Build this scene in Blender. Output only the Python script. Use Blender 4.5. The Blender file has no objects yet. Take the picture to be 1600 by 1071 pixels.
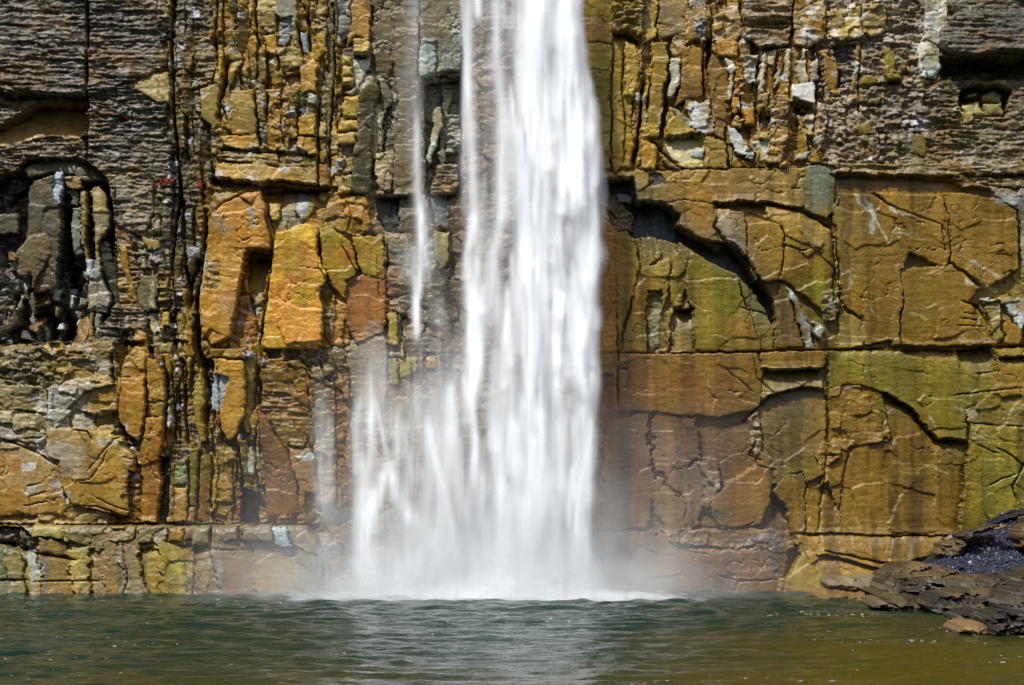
import bpy, math, random
import numpy as np
random.seed(7)
R_ = math.radians

# ------------------------------------------------------------------ camera, world, sun, exposure
SC = bpy.context.scene
COL = SC.collection
D0, PXM, CX, CY0, HC = 110.0, 1600 / 55.0, 800.0, 925.0, 6.016   # cliff distance, photo scale at the cliff, eye height
cam_d = bpy.data.cameras.new('camera')
cam = bpy.data.objects.new('camera', cam_d); COL.objects.link(cam)
cam_d.sensor_width = 36; cam_d.lens = 36 * D0 / 55.0
cam_d.shift_y = (750 - 535.5) / 1600
cam_d.clip_start = 0.5; cam_d.clip_end = 2000
cam.location = (0, -D0, HC); cam.rotation_euler = (R_(90), 0, 0)
SC.camera = cam
SUN_EL, SUN_AZ = 54.0, -36.0            # azimuth measured from behind the camera, minus = left
world = bpy.data.worlds.new('World'); SC.world = world; world.use_nodes = True
wn = world.node_tree.nodes; wl = world.node_tree.links
bg = wn['Background']; bg.inputs['Strength'].default_value = 0.06
sky = wn.new('ShaderNodeTexSky'); sky.sky_type = 'NISHITA'; sky.sun_disc = False
sky.sun_elevation = R_(SUN_EL); sky.sun_rotation = R_(180 + SUN_AZ)
sky.air_density = 1.0; sky.dust_density = 2.5; sky.ozone_density = 1.0
wl.new(sky.outputs['Color'], bg.inputs['Color'])
sun_d = bpy.data.lights.new('sun', 'SUN'); sun_d.energy = 3.0; sun_d.angle = R_(3); sun_d.color = (1.0, 0.95, 0.87)
sun = bpy.data.objects.new('sun', sun_d); COL.objects.link(sun)
sun.location = (-20, -60, 70)
sun.rotation_euler = (R_(90 - SUN_EL), 0, R_(SUN_AZ))
SC.view_settings.view_transform = 'Standard'; SC.view_settings.look = 'None'
SC.view_settings.exposure = 0.68; SC.view_settings.gamma = 1.0
SC.view_settings.use_curve_mapping = False
SC.render.engine = 'CYCLES'
cy = SC.cycles
cy.use_denoising = True
try: cy.denoiser = 'OPENIMAGEDENOISE'
except Exception: pass
cy.max_bounces = 10; cy.diffuse_bounces = 3; cy.glossy_bounces = 3; cy.transparent_max_bounces = 24
cy.volume_bounces = 4; cy.volume_step_rate = 2.0; cy.volume_max_steps = 128
cy.caustics_reflective = False; cy.caustics_refractive = False

# ------------------------------------------------------------------ numpy noise
def h2(ix, iy, seed):
    a = (ix.astype(np.int64) * 374761393 + iy.astype(np.int64) * 668265263 + seed * 974634777) & 0xFFFFFFFF
    a = ((a ^ (a >> 13)) * 1274126177) & 0xFFFFFFFF
    a = ((a ^ (a >> 16)) * 2246822519) & 0xFFFFFFFF
    a = a ^ (a >> 15)
    return (a & 0xFFFFFF).astype(np.float32) / 16777216.0
def vn(x, y, seed=0):
    xi = np.floor(x); yi = np.floor(y); fx = (x - xi).astype(np.float32); fy = (y - yi).astype(np.float32)
    xi = xi.astype(np.int64); yi = yi.astype(np.int64)
    fx = fx * fx * (3 - 2 * fx); fy = fy * fy * (3 - 2 * fy)
    a = h2(xi, yi, seed); b = h2(xi + 1, yi, seed); c = h2(xi, yi + 1, seed); d = h2(xi + 1, yi + 1, seed)
    return (a + (b - a) * fx) * (1 - fy) + (c + (d - c) * fx) * fy - 0.5
def fbm(x, y, sx, sy=None, o=4, seed=0):
    sy = sy or sx; s = 0; a = 1.0; t = 0
    for k in range(o):
        s = s + a * vn(x / sx * 2 ** k + 17.3 * k, y / sy * 2 ** k + 9.1 * k, seed + k * 31); t += a; a *= 0.5
    return s / t * 2          # roughly -0.8..0.8
def voro(x, y, sx, sy, seed=0):
    u = x / sx; v = y / sy; iu = np.floor(u).astype(np.int64); iv = np.floor(v).astype(np.int64)
    f1 = np.full(u.shape, 9.0, np.float32); f2 = f1.copy(); rid = np.zeros(u.shape, np.float32); rx = rid.copy(); ry = rid.copy(); r2 = rid.copy()
    for dx in (-1, 0, 1):
        for dy in (-1, 0, 1):
            cx = iu + dx; cy_ = iv + dy
            px = cx + 0.1 + 0.8 * h2(cx, cy_, seed); py = cy_ + 0.1 + 0.8 * h2(cx, cy_, seed + 1)
            ddx = (u - px).astype(np.float32); ddy = (v - py).astype(np.float32)
            d = np.maximum(np.abs(ddx) * 1.1, np.abs(ddy)) * 0.6 + 0.4 * np.hypot(ddx, ddy)
            c = d < f1
            f2 = np.where(c, f1, np.minimum(f2, d))
            rid = np.where(c, h2(cx, cy_, seed + 2), rid); r2 = np.where(c, h2(cx, cy_, seed + 3), r2)
            rx = np.where(c, ddx, rx); ry = np.where(c, ddy, ry); f1 = np.where(c, d, f1)
    return rid, r2, rx, ry, f2 - f1
def sm(a, b, x):
    t = np.clip((x - a) / (b - a), 0, 1); return t * t * (3 - 2 * t)
def lin(c):
    c = np.asarray(c, np.float32) / 255.0
    return np.where(c <= 0.04045, c / 12.92, ((c + 0.055) / 1.055) ** 2.4)
def pts(s):
    return np.array([[float(q) for q in p.split(',')] for p in s.split()], np.float32)
def px2w(x, y, dist=D0):
    k = dist / D0
    return ((x - CX) / PXM * k, dist - D0, HC - (y - 750) / PXM * k)
def tag(o, label=None, cat=None, group=None, kind=None):
    if label: o['label'] = label
    if cat: o['category'] = cat
    if group: o['group'] = group
    if kind: o['kind'] = kind
    return o
def empty(name, loc=(0, 0, 0)):
    o = bpy.data.objects.new(name, None); o.location = loc; o.empty_display_size = 0.5; COL.objects.link(o); return o
def mesh_np(name, V, F, mat=None, parent=None, cols=None, smooth=False, attrs=None, n=4):
    """V (k,3), F (m,n) -> object"""
    me = bpy.data.meshes.new(name)
    V = np.ascontiguousarray(V, np.float32); F = np.ascontiguousarray(F, np.int32); n = F.shape[1]
    me.vertices.add(len(V)); me.vertices.foreach_set('co', V.ravel())
    me.loops.add(F.size); me.loops.foreach_set('vertex_index', F.ravel())
    me.polygons.add(len(F)); me.polygons.foreach_set('loop_start', np.arange(0, F.size, n, dtype=np.int32))
    try: me.polygons.foreach_set('loop_total', np.full(len(F), n, np.int32))
    except Exception: pass
    if smooth: me.polygons.foreach_set('use_smooth', np.ones(len(F), bool))
    if cols is not None:
        a = me.color_attributes.new('Col', 'FLOAT_COLOR', 'POINT'); a.data.foreach_set('color', np.ascontiguousarray(cols, np.float32).ravel())
    for k, v in (attrs or {}).items():
        a = me.attributes.new(k, 'FLOAT', 'POINT'); a.data.foreach_set('value', np.ascontiguousarray(v, np.float32))
    me.update(calc_edges=True)
    if mat: me.materials.append(mat)
    o = bpy.data.objects.new(name, me); COL.objects.link(o)
    if parent: o.parent = parent
    return o

# ------------------------------------------------------------------ materials
def new_mat(name):
    m = bpy.data.materials.new(name); m.use_nodes = True
    return m, m.node_tree.nodes, m.node_tree.links, m.node_tree.nodes['Principled BSDF']
def rock_material(name='wet_shale', bump=1.0):
    m, n, l, b = new_mat(name)
    at = n.new('ShaderNodeAttribute'); at.attribute_name = 'Col'
    geo = n.new('ShaderNodeNewGeometry')
    def noise(sx, sz, detail, rough=0.6):
        mp = n.new('ShaderNodeMapping'); mp.inputs['Scale'].default_value = (sx, sx, sz)
        l.new(geo.outputs['Position'], mp.inputs['Vector'])
        t = n.new('ShaderNodeTexNoise'); t.inputs['Scale'].default_value = 1; t.inputs['Detail'].default_value = detail; t.inputs['Roughness'].default_value = rough
        l.new(mp.outputs['Vector'], t.inputs['Vector']); return t.outputs['Fac']
    n1 = noise(9, 16, 6, 0.75); n2 = noise(2.5, 22, 5, 0.7); n3 = noise(1.1, 0.9, 5, 0.6)
    # mineral mottling of the albedo
    mul = n.new('ShaderNodeMapRange'); mul.inputs[1].default_value = .25; mul.inputs[2].default_value = .75; mul.inputs[3].default_value = .42; mul.inputs[4].default_value = 1.6
    l.new(n1, mul.inputs[0])
    mx = n.new('ShaderNodeMix'); mx.data_type = 'RGBA'; mx.blend_type = 'MULTIPLY'; mx.inputs[0].default_value = 1
    l.new(at.outputs['Color'], mx.inputs[6]); l.new(mul.outputs[0], mx.inputs[7])
    hue = n.new('ShaderNodeHueSaturation'); hmap = n.new('ShaderNodeMapRange')
    hmap.inputs[1].default_value = .3; hmap.inputs[2].default_value = .7; hmap.inputs[3].default_value = .494; hmap.inputs[4].default_value = .510
    l.new(n3, hmap.inputs[0]); l.new(hmap.outputs[0], hue.inputs['Hue']); l.new(mx.outputs[2], hue.inputs['Color'])
    l.new(hue.outputs['Color'], b.inputs['Base Color'])
    rg = n.new('ShaderNodeMath'); rg.operation = 'MULTIPLY_ADD'; rg.inputs[1].default_value = .35
    l.new(n2, rg.inputs[0]); l.new(at.outputs['Alpha'], rg.inputs[2]); l.new(rg.outputs[0], b.inputs['Roughness'])
    b.inputs['Specular IOR Level'].default_value = .45
    ad = n.new('ShaderNodeMath'); ad.operation = 'MULTIPLY_ADD'; ad.inputs[1].default_value = .8; l.new(n1, ad.inputs[0]); l.new(n2, ad.inputs[2])
    bp = n.new('ShaderNodeBump'); bp.inputs['Strength'].default_value = 0.35 * bump; bp.inputs['Distance'].default_value = 0.06
    l.new(ad.outputs[0], bp.inputs['Height']); l.new(bp.outputs['Normal'], b.inputs['Normal'])
    return m
ROCK = rock_material()
# ------------------------------------------------------------------ the cliff: one relief, cut into its slabs, blocks and beds
ST = 1.5; ALB = 0.66
GX = np.arange(-96, 1697, ST, dtype=np.float32); GY = np.arange(-80, 946, ST, dtype=np.float32)
X, Y = np.meshgrid(GX, GY); NY, NX = X.shape
WX = fbm(X, Y, 40, 36, 2, 1) * 3.0 + (np.floor(vn(X / 16, Y / 7, 5) * 4) / 4) * 4 + (np.floor(vn(X / 6, Y / 4, 7) * 3) / 3) * 1.4
WY = fbm(X, Y, 44, 24, 2, 3) * 2.5 + (np.floor(vn(X / 9, Y / 12, 6) * 4) / 4) * 3 + (np.floor(vn(X / 5, Y / 5, 8) * 3) / 3) * 1.0
VC = voro(X + WX * .6, Y + WY, 15, 62, 11); VF = voro(X + WX, Y + WY, 30, 23, 12)
VH = voro(X + WX * 2, Y + WY * .7 + fbm(X, Y, 90, 60, 2, 9) * 14, 25, 6, 13); VK = voro(X + WX, Y + WY, 12, 7, 14)
VL = voro(X + 10 * fbm(X, Y, 50, 50, 3, 30), Y + 8 * fbm(X, Y, 60, 40, 3, 32), 66, 48, 15); VH2 = voro(X + WX * 2, Y + WY * .6 + fbm(X, Y, 140, 70, 2, 19) * 16, 58, 11, 16); VT = voro(X + WX, Y + WY * .4, 15, 3.4, 17)
def facet(V, tx, ty): return (V[0] - .5) + (V[1] - .5) * tx * V[2] * 2 + (V[0] * 7.3 % 1 - .5) * ty * V[3] * 2
FC = facet(VC, .9, .5) - .2 * sm(.07, 0, VC[4]); FF = facet(VF, .9, .9) - .25 * sm(.07, 0, VF[4])
mH = sm(-.25, .25, fbm(X, Y, 110, 45, 3, 18)); yS = (Y + 9 * fbm(X, Y, 170, 120, 3, 20)) / 8.5
SEAM = (h2(np.floor(yS + vn(X / 40, yS * 0, 27) * .8).astype(np.int64), np.zeros(X.shape, np.int64), 28) - .5) * (.5 + vn(X / 60, Y / 30, 29))
yT = (Y + 5 * fbm(X, Y, 150, 90, 3, 33)) / 3.9
SEAM2 = h2(np.floor(yT + vn(X / 28, yT * 0, 34) * .7).astype(np.int64), np.floor(X / 70 + vn(X / 30, Y / 5, 35)).astype(np.int64), 36) - .5
FLUSH = .45 + .75 * sm(-.2, .2, fbm(X, Y, 80, 42, 3, 37))
FH = (.55 * ((facet(VH, .5, .8) - .3 * sm(.16, 0, VH[4])) * (1 - mH) + (facet(VH2, .4, .6) - .3 * sm(.1, 0, VH2[4])) * mH) + .35 * facet(VT, .5, .8) + 1.2 * SEAM + .55 * SEAM2) * FLUSH
FL = facet(VL, 1.5, 1.5); FK = facet(VK, .7, .9) - .3 * sm(.12, 0, VK[4])
LAM = fbm(X, Y + fbm(X, Y, 160, 160, 2, 21) * 22, 60, 3.2, 3, 22)
LF = fbm(X, Y, 95, 80, 4, 23); q = LF * 5.5; SHELL = (np.floor(q) + sm(.92, 1.0, q - np.floor(q))) / 5.5   # conchoidal steps
FINE = fbm(X, Y, 9, 6, 3, 25)
STYLE = {   # columns, facets, shale beds, crumble, lamination, shell steps, fine, roughness
 's': (0, .02, .0, .02, .36, .32, .3, .24), 'r': (.0, 1.0, .1, .35, .3, .3, 1, .32), 'h': (.05, .25, 1.0, .28, .3, .0, 1, .32),
 'c': (1.0, .5, .15, .3, .3, .0, 1, .32), 'k': (.15, .7, .25, .95, .2, .0, 1, .30), 'w': (0, .03, 0, .0, .4, .5, .3, .22),
 'v': (.95, .25, .4, .45, .2, 0, 1, .32)}
AMP = (.5, .32, .30, .20, .030, .26, .05)
AMP = AMP[:1] + (AMP[1],) + AMP[2:]; NST = len(AMP)
W = np.zeros((NST + 1, NY, NX), np.float32)
H = np.zeros((NY, NX), np.float32); ID = np.zeros((NY, NX), np.int32)
C1 = np.zeros((NY, NX, 3), np.float32); DE = np.full((NY, NX), 99, np.float32); PALE = np.zeros((NY, NX), np.float32)
REG = []        # (kind,)
def seg_dist(px, py, P, closed=True):
    d = np.full(px.shape, 1e9, np.float32); n = len(P)
    for i in range(n if closed else n - 1):
        ax, ay = P[i]; bx, by = P[(i + 1) % n]; ex, ey = bx - ax, by - ay; L = ex * ex + ey * ey + 1e-6
        t = np.clip(((px - ax) * ex + (py - ay) * ey) / L, 0, 1)
        d = np.minimum(d, np.hypot(px - ax - t * ex, py - ay - t * ey))
    return d
def inside(px, py, P):
    c = np.zeros(px.shape, bool); n = len(P)
    for i in range(n):
        ax, ay = P[i]; bx, by = P[(i + 1) % n]
        if ay == by: continue
        k = ((ay > py) != (by > py)) & (px < (bx - ax) * (py - ay) / (by - ay) + ax); c ^= k
    return c
def box(P, m):
    x0, y0 = P.min(0) - m; x1, y1 = P.max(0) + m
    i0 = max(0, int((x0 - GX[0]) / ST)); i1 = min(NX, int((x1 - GX[0]) / ST) + 2)
    j0 = max(0, int((y0 - GY[0]) / ST)); j1 = min(NY, int((y1 - GY[0]) / ST) + 2)
    return slice(j0, max(j0, j1)), slice(i0, max(i0, i1))
def P(kind, s, d, col, st='s', g=(0, 0), pale=0., col2=None, j=1., rough=None, b=.035, amp=1.):
    """a slab / block / zone of the face: outline in photo units, d metres proud (+) or sunk (-), tilt g in m per 100 units"""
    Q = pts(s); S = box(Q, 14)
    if kind is None and d > -.5: j = 2.6 * j
    x = X[S] + WX[S] * j; y = Y[S] + WY[S] * j
    m = inside(x, y, Q)
    if not m.any(): return
    de = seg_dist(x, y, Q)
    c = Q.mean(0)
    if kind and c[0] > 930 and c[1] > 262:      # the massive beds fit tightly
        b *= .45; g = (g[0], g[1])
        if d > -.4: d = .3 + (d - .3) * .6
    h = d + (X[S] - c[0]) / 100 * g[0] + (Y[S] - c[1]) / 100 * g[1] - b * np.exp(-de / 1.8)
    H[S][m] = h[m]; DE[S] = np.where(m, de, np.minimum(DE[S], de))
    REG.append(kind)
    if kind: ID[S][m] = len(REG)
    else: ID[S][m] = 0
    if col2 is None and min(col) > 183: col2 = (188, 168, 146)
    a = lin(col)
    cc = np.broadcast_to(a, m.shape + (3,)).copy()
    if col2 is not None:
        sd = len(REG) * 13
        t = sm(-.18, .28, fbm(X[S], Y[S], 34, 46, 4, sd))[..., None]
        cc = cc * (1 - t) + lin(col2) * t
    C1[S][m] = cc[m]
    w = STYLE[st]
    for k in range(NST): W[k][S][m] = w[k] * amp
    W[NST][S][m] = w[7] if rough is None else rough
    PALE[S][m] = pale
    return
def taper(Q, x, y):     # 0..1 fade at both ends of a polyline
    n = len(Q); a = Q[0]; b = Q[-1]; L = np.hypot(*(b - a)) + 1e-3
    return np.clip(np.minimum(np.hypot(x - a[0], y - a[1]), np.hypot(x - b[0], y - b[1])) / (L * .12 + 2), 0.15, 1)
def K(s, w, depth, j=.55):
    """an open joint or crack"""
    Q = pts(s); S = box(Q, w * 3 + 10); x = X[S] + WX[S] * j; y = Y[S] + WY[S] * j
    d = seg_dist(x, y, Q, False)
    ww = .85 * w * (0.75 + .6 * fbm(X[S], Y[S], 14, 14, 2, 77))
    H[S] -= 1.15 * depth * np.exp(-(d / np.maximum(ww, .6)) ** 2) * taper(Q, x, y)
def OV(s, depth, ln, lip=.12, j=1.):
    """an overhang: the rock below (y+) the line is undercut, deepest at the line"""
    Q = pts(s); S = box(Q, 6); S = (slice(S[0].start, min(NY, S[0].stop + int(ln * 3 / ST))), S[1])
    x = X[S] + WX[S] * j; y = Y[S] + WY[S] * j
    yl = np.interp(x, Q[:, 0], Q[:, 1]); t = y - yl
    e = np.clip(np.minimum(x - Q[0, 0], Q[-1, 0] - x) / 8, 0, 1)
    H[S] += e * np.where(t > 0, -depth * np.exp(-t / ln), lip * np.exp(t / 5))
def OVX(s, depth, ln, side=1, lip=.06, j=.5):
    """same for a steep edge: the rock on one side (side=1 right) of the line is set back"""
    Q = pts(s); Q = Q[np.argsort(Q[:, 1])]; S = box(Q, ln * 3); x = X[S] + WX[S] * j; y = Y[S] + WY[S] * j
    t = (x - np.interp(y, Q[:, 1], Q[:, 0])) * side
    e = np.clip(np.minimum(y - Q[0, 1], Q[-1, 1] - y) / 8, 0, 1)
    H[S] += e * np.where(t > 0, -depth * np.exp(-t / ln), lip * np.exp(t / 4))
STAINS = []
def B(x, y, rx, ry, col, a=.8, seed=0):
    """a mineral, moss or water stain, or painted sheen"""
    Q = np.array([[x - rx, y - ry], [x + rx, y + ry]], np.float32); S = box(Q, max(rx, ry) * .8)
    u = (X[S] + WX[S] * 1.5 - x) / rx; v = (Y[S] + WY[S] * 1.5 - y) / ry
    f = 1 - np.sqrt(u * u + v * v) + fbm(X[S], Y[S], 14, 20, 4, int(x * 7 + y)) * .9
    t = (sm(0, .55, f) * a)[..., None]
    C1[S] = C1[S] * (1 - t) + lin(col) * t
def SK(s, w, col, a=.8):
    """a streak (vein, run-off line)"""
    Q = pts(s); S = box(Q, w * 3 + 6); x = X[S] + WX[S]; y = Y[S] + WY[S]
    d = seg_dist(x, y, Q, False); f = 1.1 - d / w + fbm(X[S], Y[S], 9, 22, 3, int(Q[0, 0])) * 1.1
    t = (sm(0, .7, f) * a)[..., None]
    C1[S] = C1[S] * (1 - t) + lin(col) * t
SL, RC, RB, BD = 'rock_slab', 'rock_column', 'rock_block', 'shale_bed'
# ---- zones of the face
P(None, '-96,-80 345,-80 345,560 -96,560', .15, (102,92,72), 'h', col2=(74,66,54))
P(None, '-96,-80 300,-80 300,60 250,110 130,150 -96,140', .35, (98,88,72), 'h', col2=(78,70,60), amp=.7)
P(None, '255,-80 345,-80 345,540 300,600 250,520 262,300', .05, (128,112,70), 'v', col2=(80,72,50))
P(None, '330,-80 545,-80 545,300 330,290', .2, (178,138,74), 'c', col2=(128,108,70))
P(None, '535,-80 725,-80 725,560 535,560', 0, (134,114,92), 'r', col2=(150,140,132))
P(None, '315,285 545,290 545,560 315,560', .1, (196,142,68), 'r', col2=(160,120,60), amp=.6)
P(None, '-96,535 240,535 240,830 -96,830', .55, (178,150,108), 'r', col2=(150,124,82), amp=.8)
P(None, '175,535 345,560 345,830 175,830', .15, (130,108,62), 'v', col2=(165,125,62))
P(None, '315,540 500,540 500,830 315,830', .2, (160,122,58), 'c', col2=(120,98,52))
P(None, '490,540 740,540 740,940 490,940', 0, (150,128,112), 'r', col2=(128,100,82), amp=.7)
P(None, '700,-80 960,-80 960,945 700,945', -.15, (140,118,102), 'r', amp=.6, col2=(120,98,84))
P(None, '905,-80 1300,-80 1300,272 905,285', .15, (172,134,66), 'c', col2=(140,108,48))
P(None, '1280,-80 1697,-80 1697,285 1280,272', .25, (150,138,108), 'h', col2=(112,102,80))
P(None, '1284,-80 1440,-80 1470,130 1450,220 1380,262 1290,268', .3, (178,158,132), 'k', col2=(146,126,96), pale=.24)
P(None, '930,262 1697,262 1697,552 930,552', 0, (158,118,62), 's', col2=(146,118,56))
P(None, '925,545 1697,545 1697,945 925,945', .1, (146,108,56), 's', col2=(132,112,54))
P(None, '930,580 1240,600 1230,945 925,945', .0, (140,104,80), 's', col2=(128,92,68))
# ---- left, upper
P(SL, '-96,205 0,198 48,160 90,156 132,157 134,205 120,218 60,212 30,222 -96,260', -.95, (186,142,84), 's', g=(0,1.6), col2=(160,128,84))
P(BD, '-96,245 30,220 62,210 136,215 135,246 70,242 40,262 -96,280', -.15, (128,112,82), 'h', col2=(100,88,66))
P(SL, '198,132 238,114 264,114 268,162 246,160 228,148', .35, (172,142,88), 's', g=(.3,.5), col2=(150,124,80))
P(SL, '252,-60 275,-60 268,50 248,52 243,30', .3, (150,128,92), 'k', col2=(110,96,74))
P(RC, '262,66 272,60 276,90 270,125 263,110', .3, (150,122,70), 's')
P(RC, '306,56 338,60 335,100 330,130 310,140 304,100', .3, (140,122,84), 'h', col2=(170,124,62))
P(SL, '314,142 345,128 350,165 335,205 315,180', .4, (172,142,84), 's')
P(RC, '340,70 356,70 350,110 342,135 336,130', .45, (180,140,72), 's')
# alcove on the left; its shade is also put into the dark base colour
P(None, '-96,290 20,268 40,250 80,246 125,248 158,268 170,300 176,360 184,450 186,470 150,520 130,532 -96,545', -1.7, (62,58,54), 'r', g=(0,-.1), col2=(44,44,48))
P(RB, '30,262 60,245 120,244 150,260 162,278 130,280 110,268 88,264 40,276', -.45, (142,128,104), 's', col2=(120,108,92))
P(SL, '-96,330 22,330 20,360 -96,372', -.9, (122,112,98), 's')
P(SL, '42,290 52,282 85,272 93,300 92,330 88,400 86,445 60,470 48,490 30,440 28,400 40,340', -.45, (120,104,82), 's', g=(.5,-.2), col2=(100,90,80), rough=.3)
P(SL, '20,400 42,368 72,362 78,395 48,452 30,440', -.25, (128,108,84), 's', g=(-.4,0))
P(RC, '86,264 97,266 96,290 90,318 80,300', -.3, (166,172,196), 's', rough=.18)
P(RC, '97,272 124,272 126,290 104,300', -.4, (176,142,96), 's')
P(RC, '104,290 118,296 118,318 106,316', -.7, (120,110,98), 's')
P(RC, '109,322 121,320 124,395 112,396 107,350', -.55, (150,146,140), 's', col2=(120,118,112))
P(RC, '121,298 131,294 133,350 128,352 135,410 128,420 124,380', -.5, (156,128,84), 's')
P(RC, '136,296 150,288 164,308 170,350 152,376 154,400 148,420 143,380', -.4, (182,150,104), 's', g=(.6,0), col2=(150,130,104))
P(RC, '130,404 142,402 141,432 133,432', -.35, (178,184,206), 's', rough=.2)
P(RC, '146,402 158,402 158,430 166,452 171,474 166,488 152,488 136,486 135,460 141,432', -.2, (178,166,150), 'r', amp=.5, col2=(162,158,160))
P(RC, '136,488 144,488 142,532 134,530', -.3, (168,142,96), 's')
P(RC, '146,488 158,490 154,520 146,530', -.3, (170,164,164), 's')
P(SL, '152,378 165,372 174,400 182,440 184,465 174,490 168,500 172,466 158,420', -.75, (78,76,66), 'w', g=(-.8,0))
for a in ('18,456 27,456 26,478 18,486', '30,430 50,432 48,455 28,448', '2,405 28,402 26,418 4,420', '78,448 90,448 84,466 74,466', '76,476 84,478 80,492 76,490', '84,500 94,502 92,514 82,512', '25,514 34,514 40,530 24,528', '100,456 108,458 106,480 98,478', '118,462 130,466 126,476 116,474', '12,478 22,480 20,498 10,494', '36,494 44,480 46,500 40,506', '110,484 118,484 115,510 109,508'):
    P(RB, a, -1.35 + .3 * random.random(), (184,186,204), 's', g=(random.uniform(-3,3), random.uniform(-1,2)), b=.01)
for a in ('0,390 22,392 20,404 2,403', '34,505 58,492 62,500 48,518 36,512', '112,500 126,490 134,500 128,535 112,530', '50,455 74,452 70,474 52,478'):
    P(RB, a, -1.15, (140,104,60), 's', g=(1.5,1.5), b=.01)
P(SL, '0,500 22,480 24,505 0,520', -.3, (96,84,70), 's')
# shale fins between the alcove and the joint zone
P(None, '176,285 262,290 262,540 186,540 196,440', .05, (140,126,96), 'v', col2=(104,96,72), j=.6)
P(BD, '172,270 236,280 240,330 225,370 200,360 180,300', .1, (150,136,108), 'h', amp=.8)
P(RC, '180,350 205,362 214,400 220,440 232,500 220,535 200,530 185,470', .05, (140,126,98), 'h', col2=(160,128,70))
P(RC, '186,385 197,384 204,430 216,470 208,470 192,420', .2, (180,132,62), 's')
P(RC, '200,362 216,372 232,420 226,430 208,400', .0, (110,104,82), 'k')
P(RC, '236,340 248,330 258,420 246,430', .1, (150,138,116), 'k')
P(RC, '222,430 246,430 248,448 244,484 226,486 216,470 212,452', .25, (134,122,96), 's', g=(1,0), col2=(110,100,80))
P(RB, '236,442 244,446 244,482 232,482', .45, (160,148,120), 's')
P(RB, '230,488 246,488 250,516 236,520 232,505', .1, (188,188,206), 's', rough=.2)
P(RC, '246,424 268,420 264,482 250,486', .3, (150,126,66), 'h')
P(RC, '252,486 266,488 266,510 252,512', .35, (188,148,78), 's')
P(RB, '222,372 248,378 250,390 230,392', .35, (172,146,98), 's')
P(RB, '230,392 252,392 252,412 234,410', .2, (160,156,164), 'k')
P(RB, '292,384 312,386 310,402 296,404', .2, (176,170,176), 'r', amp=.4)
P(RC, '282,450 300,450 302,520 300,570 288,560 292,500', .25, (160,122,58), 's')
P(RB, '290,520 306,520 304,556 290,556', .4, (176,134,62), 's')
P(RC, '290,556 300,556 294,610 288,600', .35, (174,134,64), 's')
P(RC, '278,490 290,490 290,560 280,560', .1, (150,124,66), 's')
P(RB, '252,536 272,534 272,552 254,554', .35, (166,150,112), 's')
P(RC, '256,552 272,552 270,588 258,586', .3, (180,138,68), 's')
P(RC, '206,508 230,520 232,545 212,540', .4, (190,144,66), 'r', amp=.5)
# left, middle: columns either side of the joint zone
P(SL, '212,540 233,545 232,592 190,588 200,560', .5, (194,146,82), 'r', amp=.4)
P(SL, '188,590 229,590 229,640 222,690 206,682 190,656 186,620', .75, (202,144,70), 's', g=(.3,0), col2=(184,128,60))
P(SL, '232,560 250,570 258,600 258,628 232,628', .5, (182,134,66), 's')
P(SL, '230,630 258,628 258,652 230,650', .4, (150,116,54), 's')
P(SL, '226,652 258,652 261,700 254,750 248,816 222,816 224,700', .65, (190,132,58), 's', g=(.3,0), col2=(166,112,48))
P(RC, '252,714 264,716 266,800 262,816 250,816 252,760', -.5, (104,100,94), 'w')
P(RC, '266,724 274,722 270,816 262,816', .1, (170,132,86), 's')
P(RC, '275,718 294,716 298,760 274,760', .3, (172,176,160), 'k', amp=.5, col2=(130,130,80))
P(RC, '274,760 296,760 294,812 270,814', .35, (196,150,92), 's')
P(RC, '297,700 312,700 310,790 298,790', .25, (160,132,56), 's', col2=(130,112,50))
P(RB, '297,792 308,792 308,814 296,814', .35, (190,150,106), 's')
P(RC, '313,690 328,690 330,760 326,812 310,812 312,760', .1, (122,102,46), 'w', col2=(150,100,44))
P(RC, '338,735 348,732 344,790 330,806', .45, (184,146,66), 's')
P(RC, '340,696 372,700 370,740 364,812 334,812 342,770', .3, (164,128,54), 'r', amp=.5, col2=(134,110,50))
P(RC, '365,760 376,760 374,812 362,812', .15, (140,98,62), 'r', amp=.4)
P(SL, '378,760 402,768 404,816 376,816', -1.0, (86,86,88), 'w', g=(0,.3))
P(RC, '386,702 404,700 404,716 400,740 388,740', .3, (188,190,196), 's')
P(RC, '390,738 402,738 400,742 390,742', .3, (190,150,92), 's')
P(RC, '404,756 414,756 418,792 404,790', -.1, (88,86,60), 'w')
P(SL, '334,560 384,566 388,600 386,640 370,680 360,690 344,670 340,640 334,610 352,600 336,590', .75, (200,148,74), 's', g=(0,.1), col2=(178,128,60))
P(RB, '336,586 356,590 352,606 348,640 332,640 330,610', .45, (180,180,196), 's', rough=.2)
P(RC, '384,562 404,560 402,590 390,680 380,668 386,620', .35, (150,122,66), 's')
P(SL, '308,594 316,590 324,640 322,690 314,690 306,640 302,620', .5, (172,142,74), 's')
P(SL, '318,560 334,560 330,640 324,610', -.5, (90,84,60), 'k')
P(SL, '332,545 388,548 384,562 330,558', .6, (180,138,74), 'r', amp=.5)
P(SL, '416,560 470,562 486,590 488,640 470,630 440,620 412,612', .4, (170,124,54), 'r', amp=.6, col2=(134,104,44))
P(SL, '406,610 452,615 486,640 478,690 450,660 420,645 404,640', .3, (150,116,48), 'h', amp=.7)
P(SL, '420,645 450,648 478,690 474,700 446,694 430,680', .5, (140,116,52), 'h', amp=.5)
P(SL, '402,640 418,650 428,680 446,700 452,720 466,768 472,800 416,806 412,730', .35, (142,92,42), 's', g=(0,.1), col2=(112,78,46))
P(SL, '450,700 486,700 500,735 496,770 470,766 456,735', .45, (186,136,92), 's', col2=(160,134,120))
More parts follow.
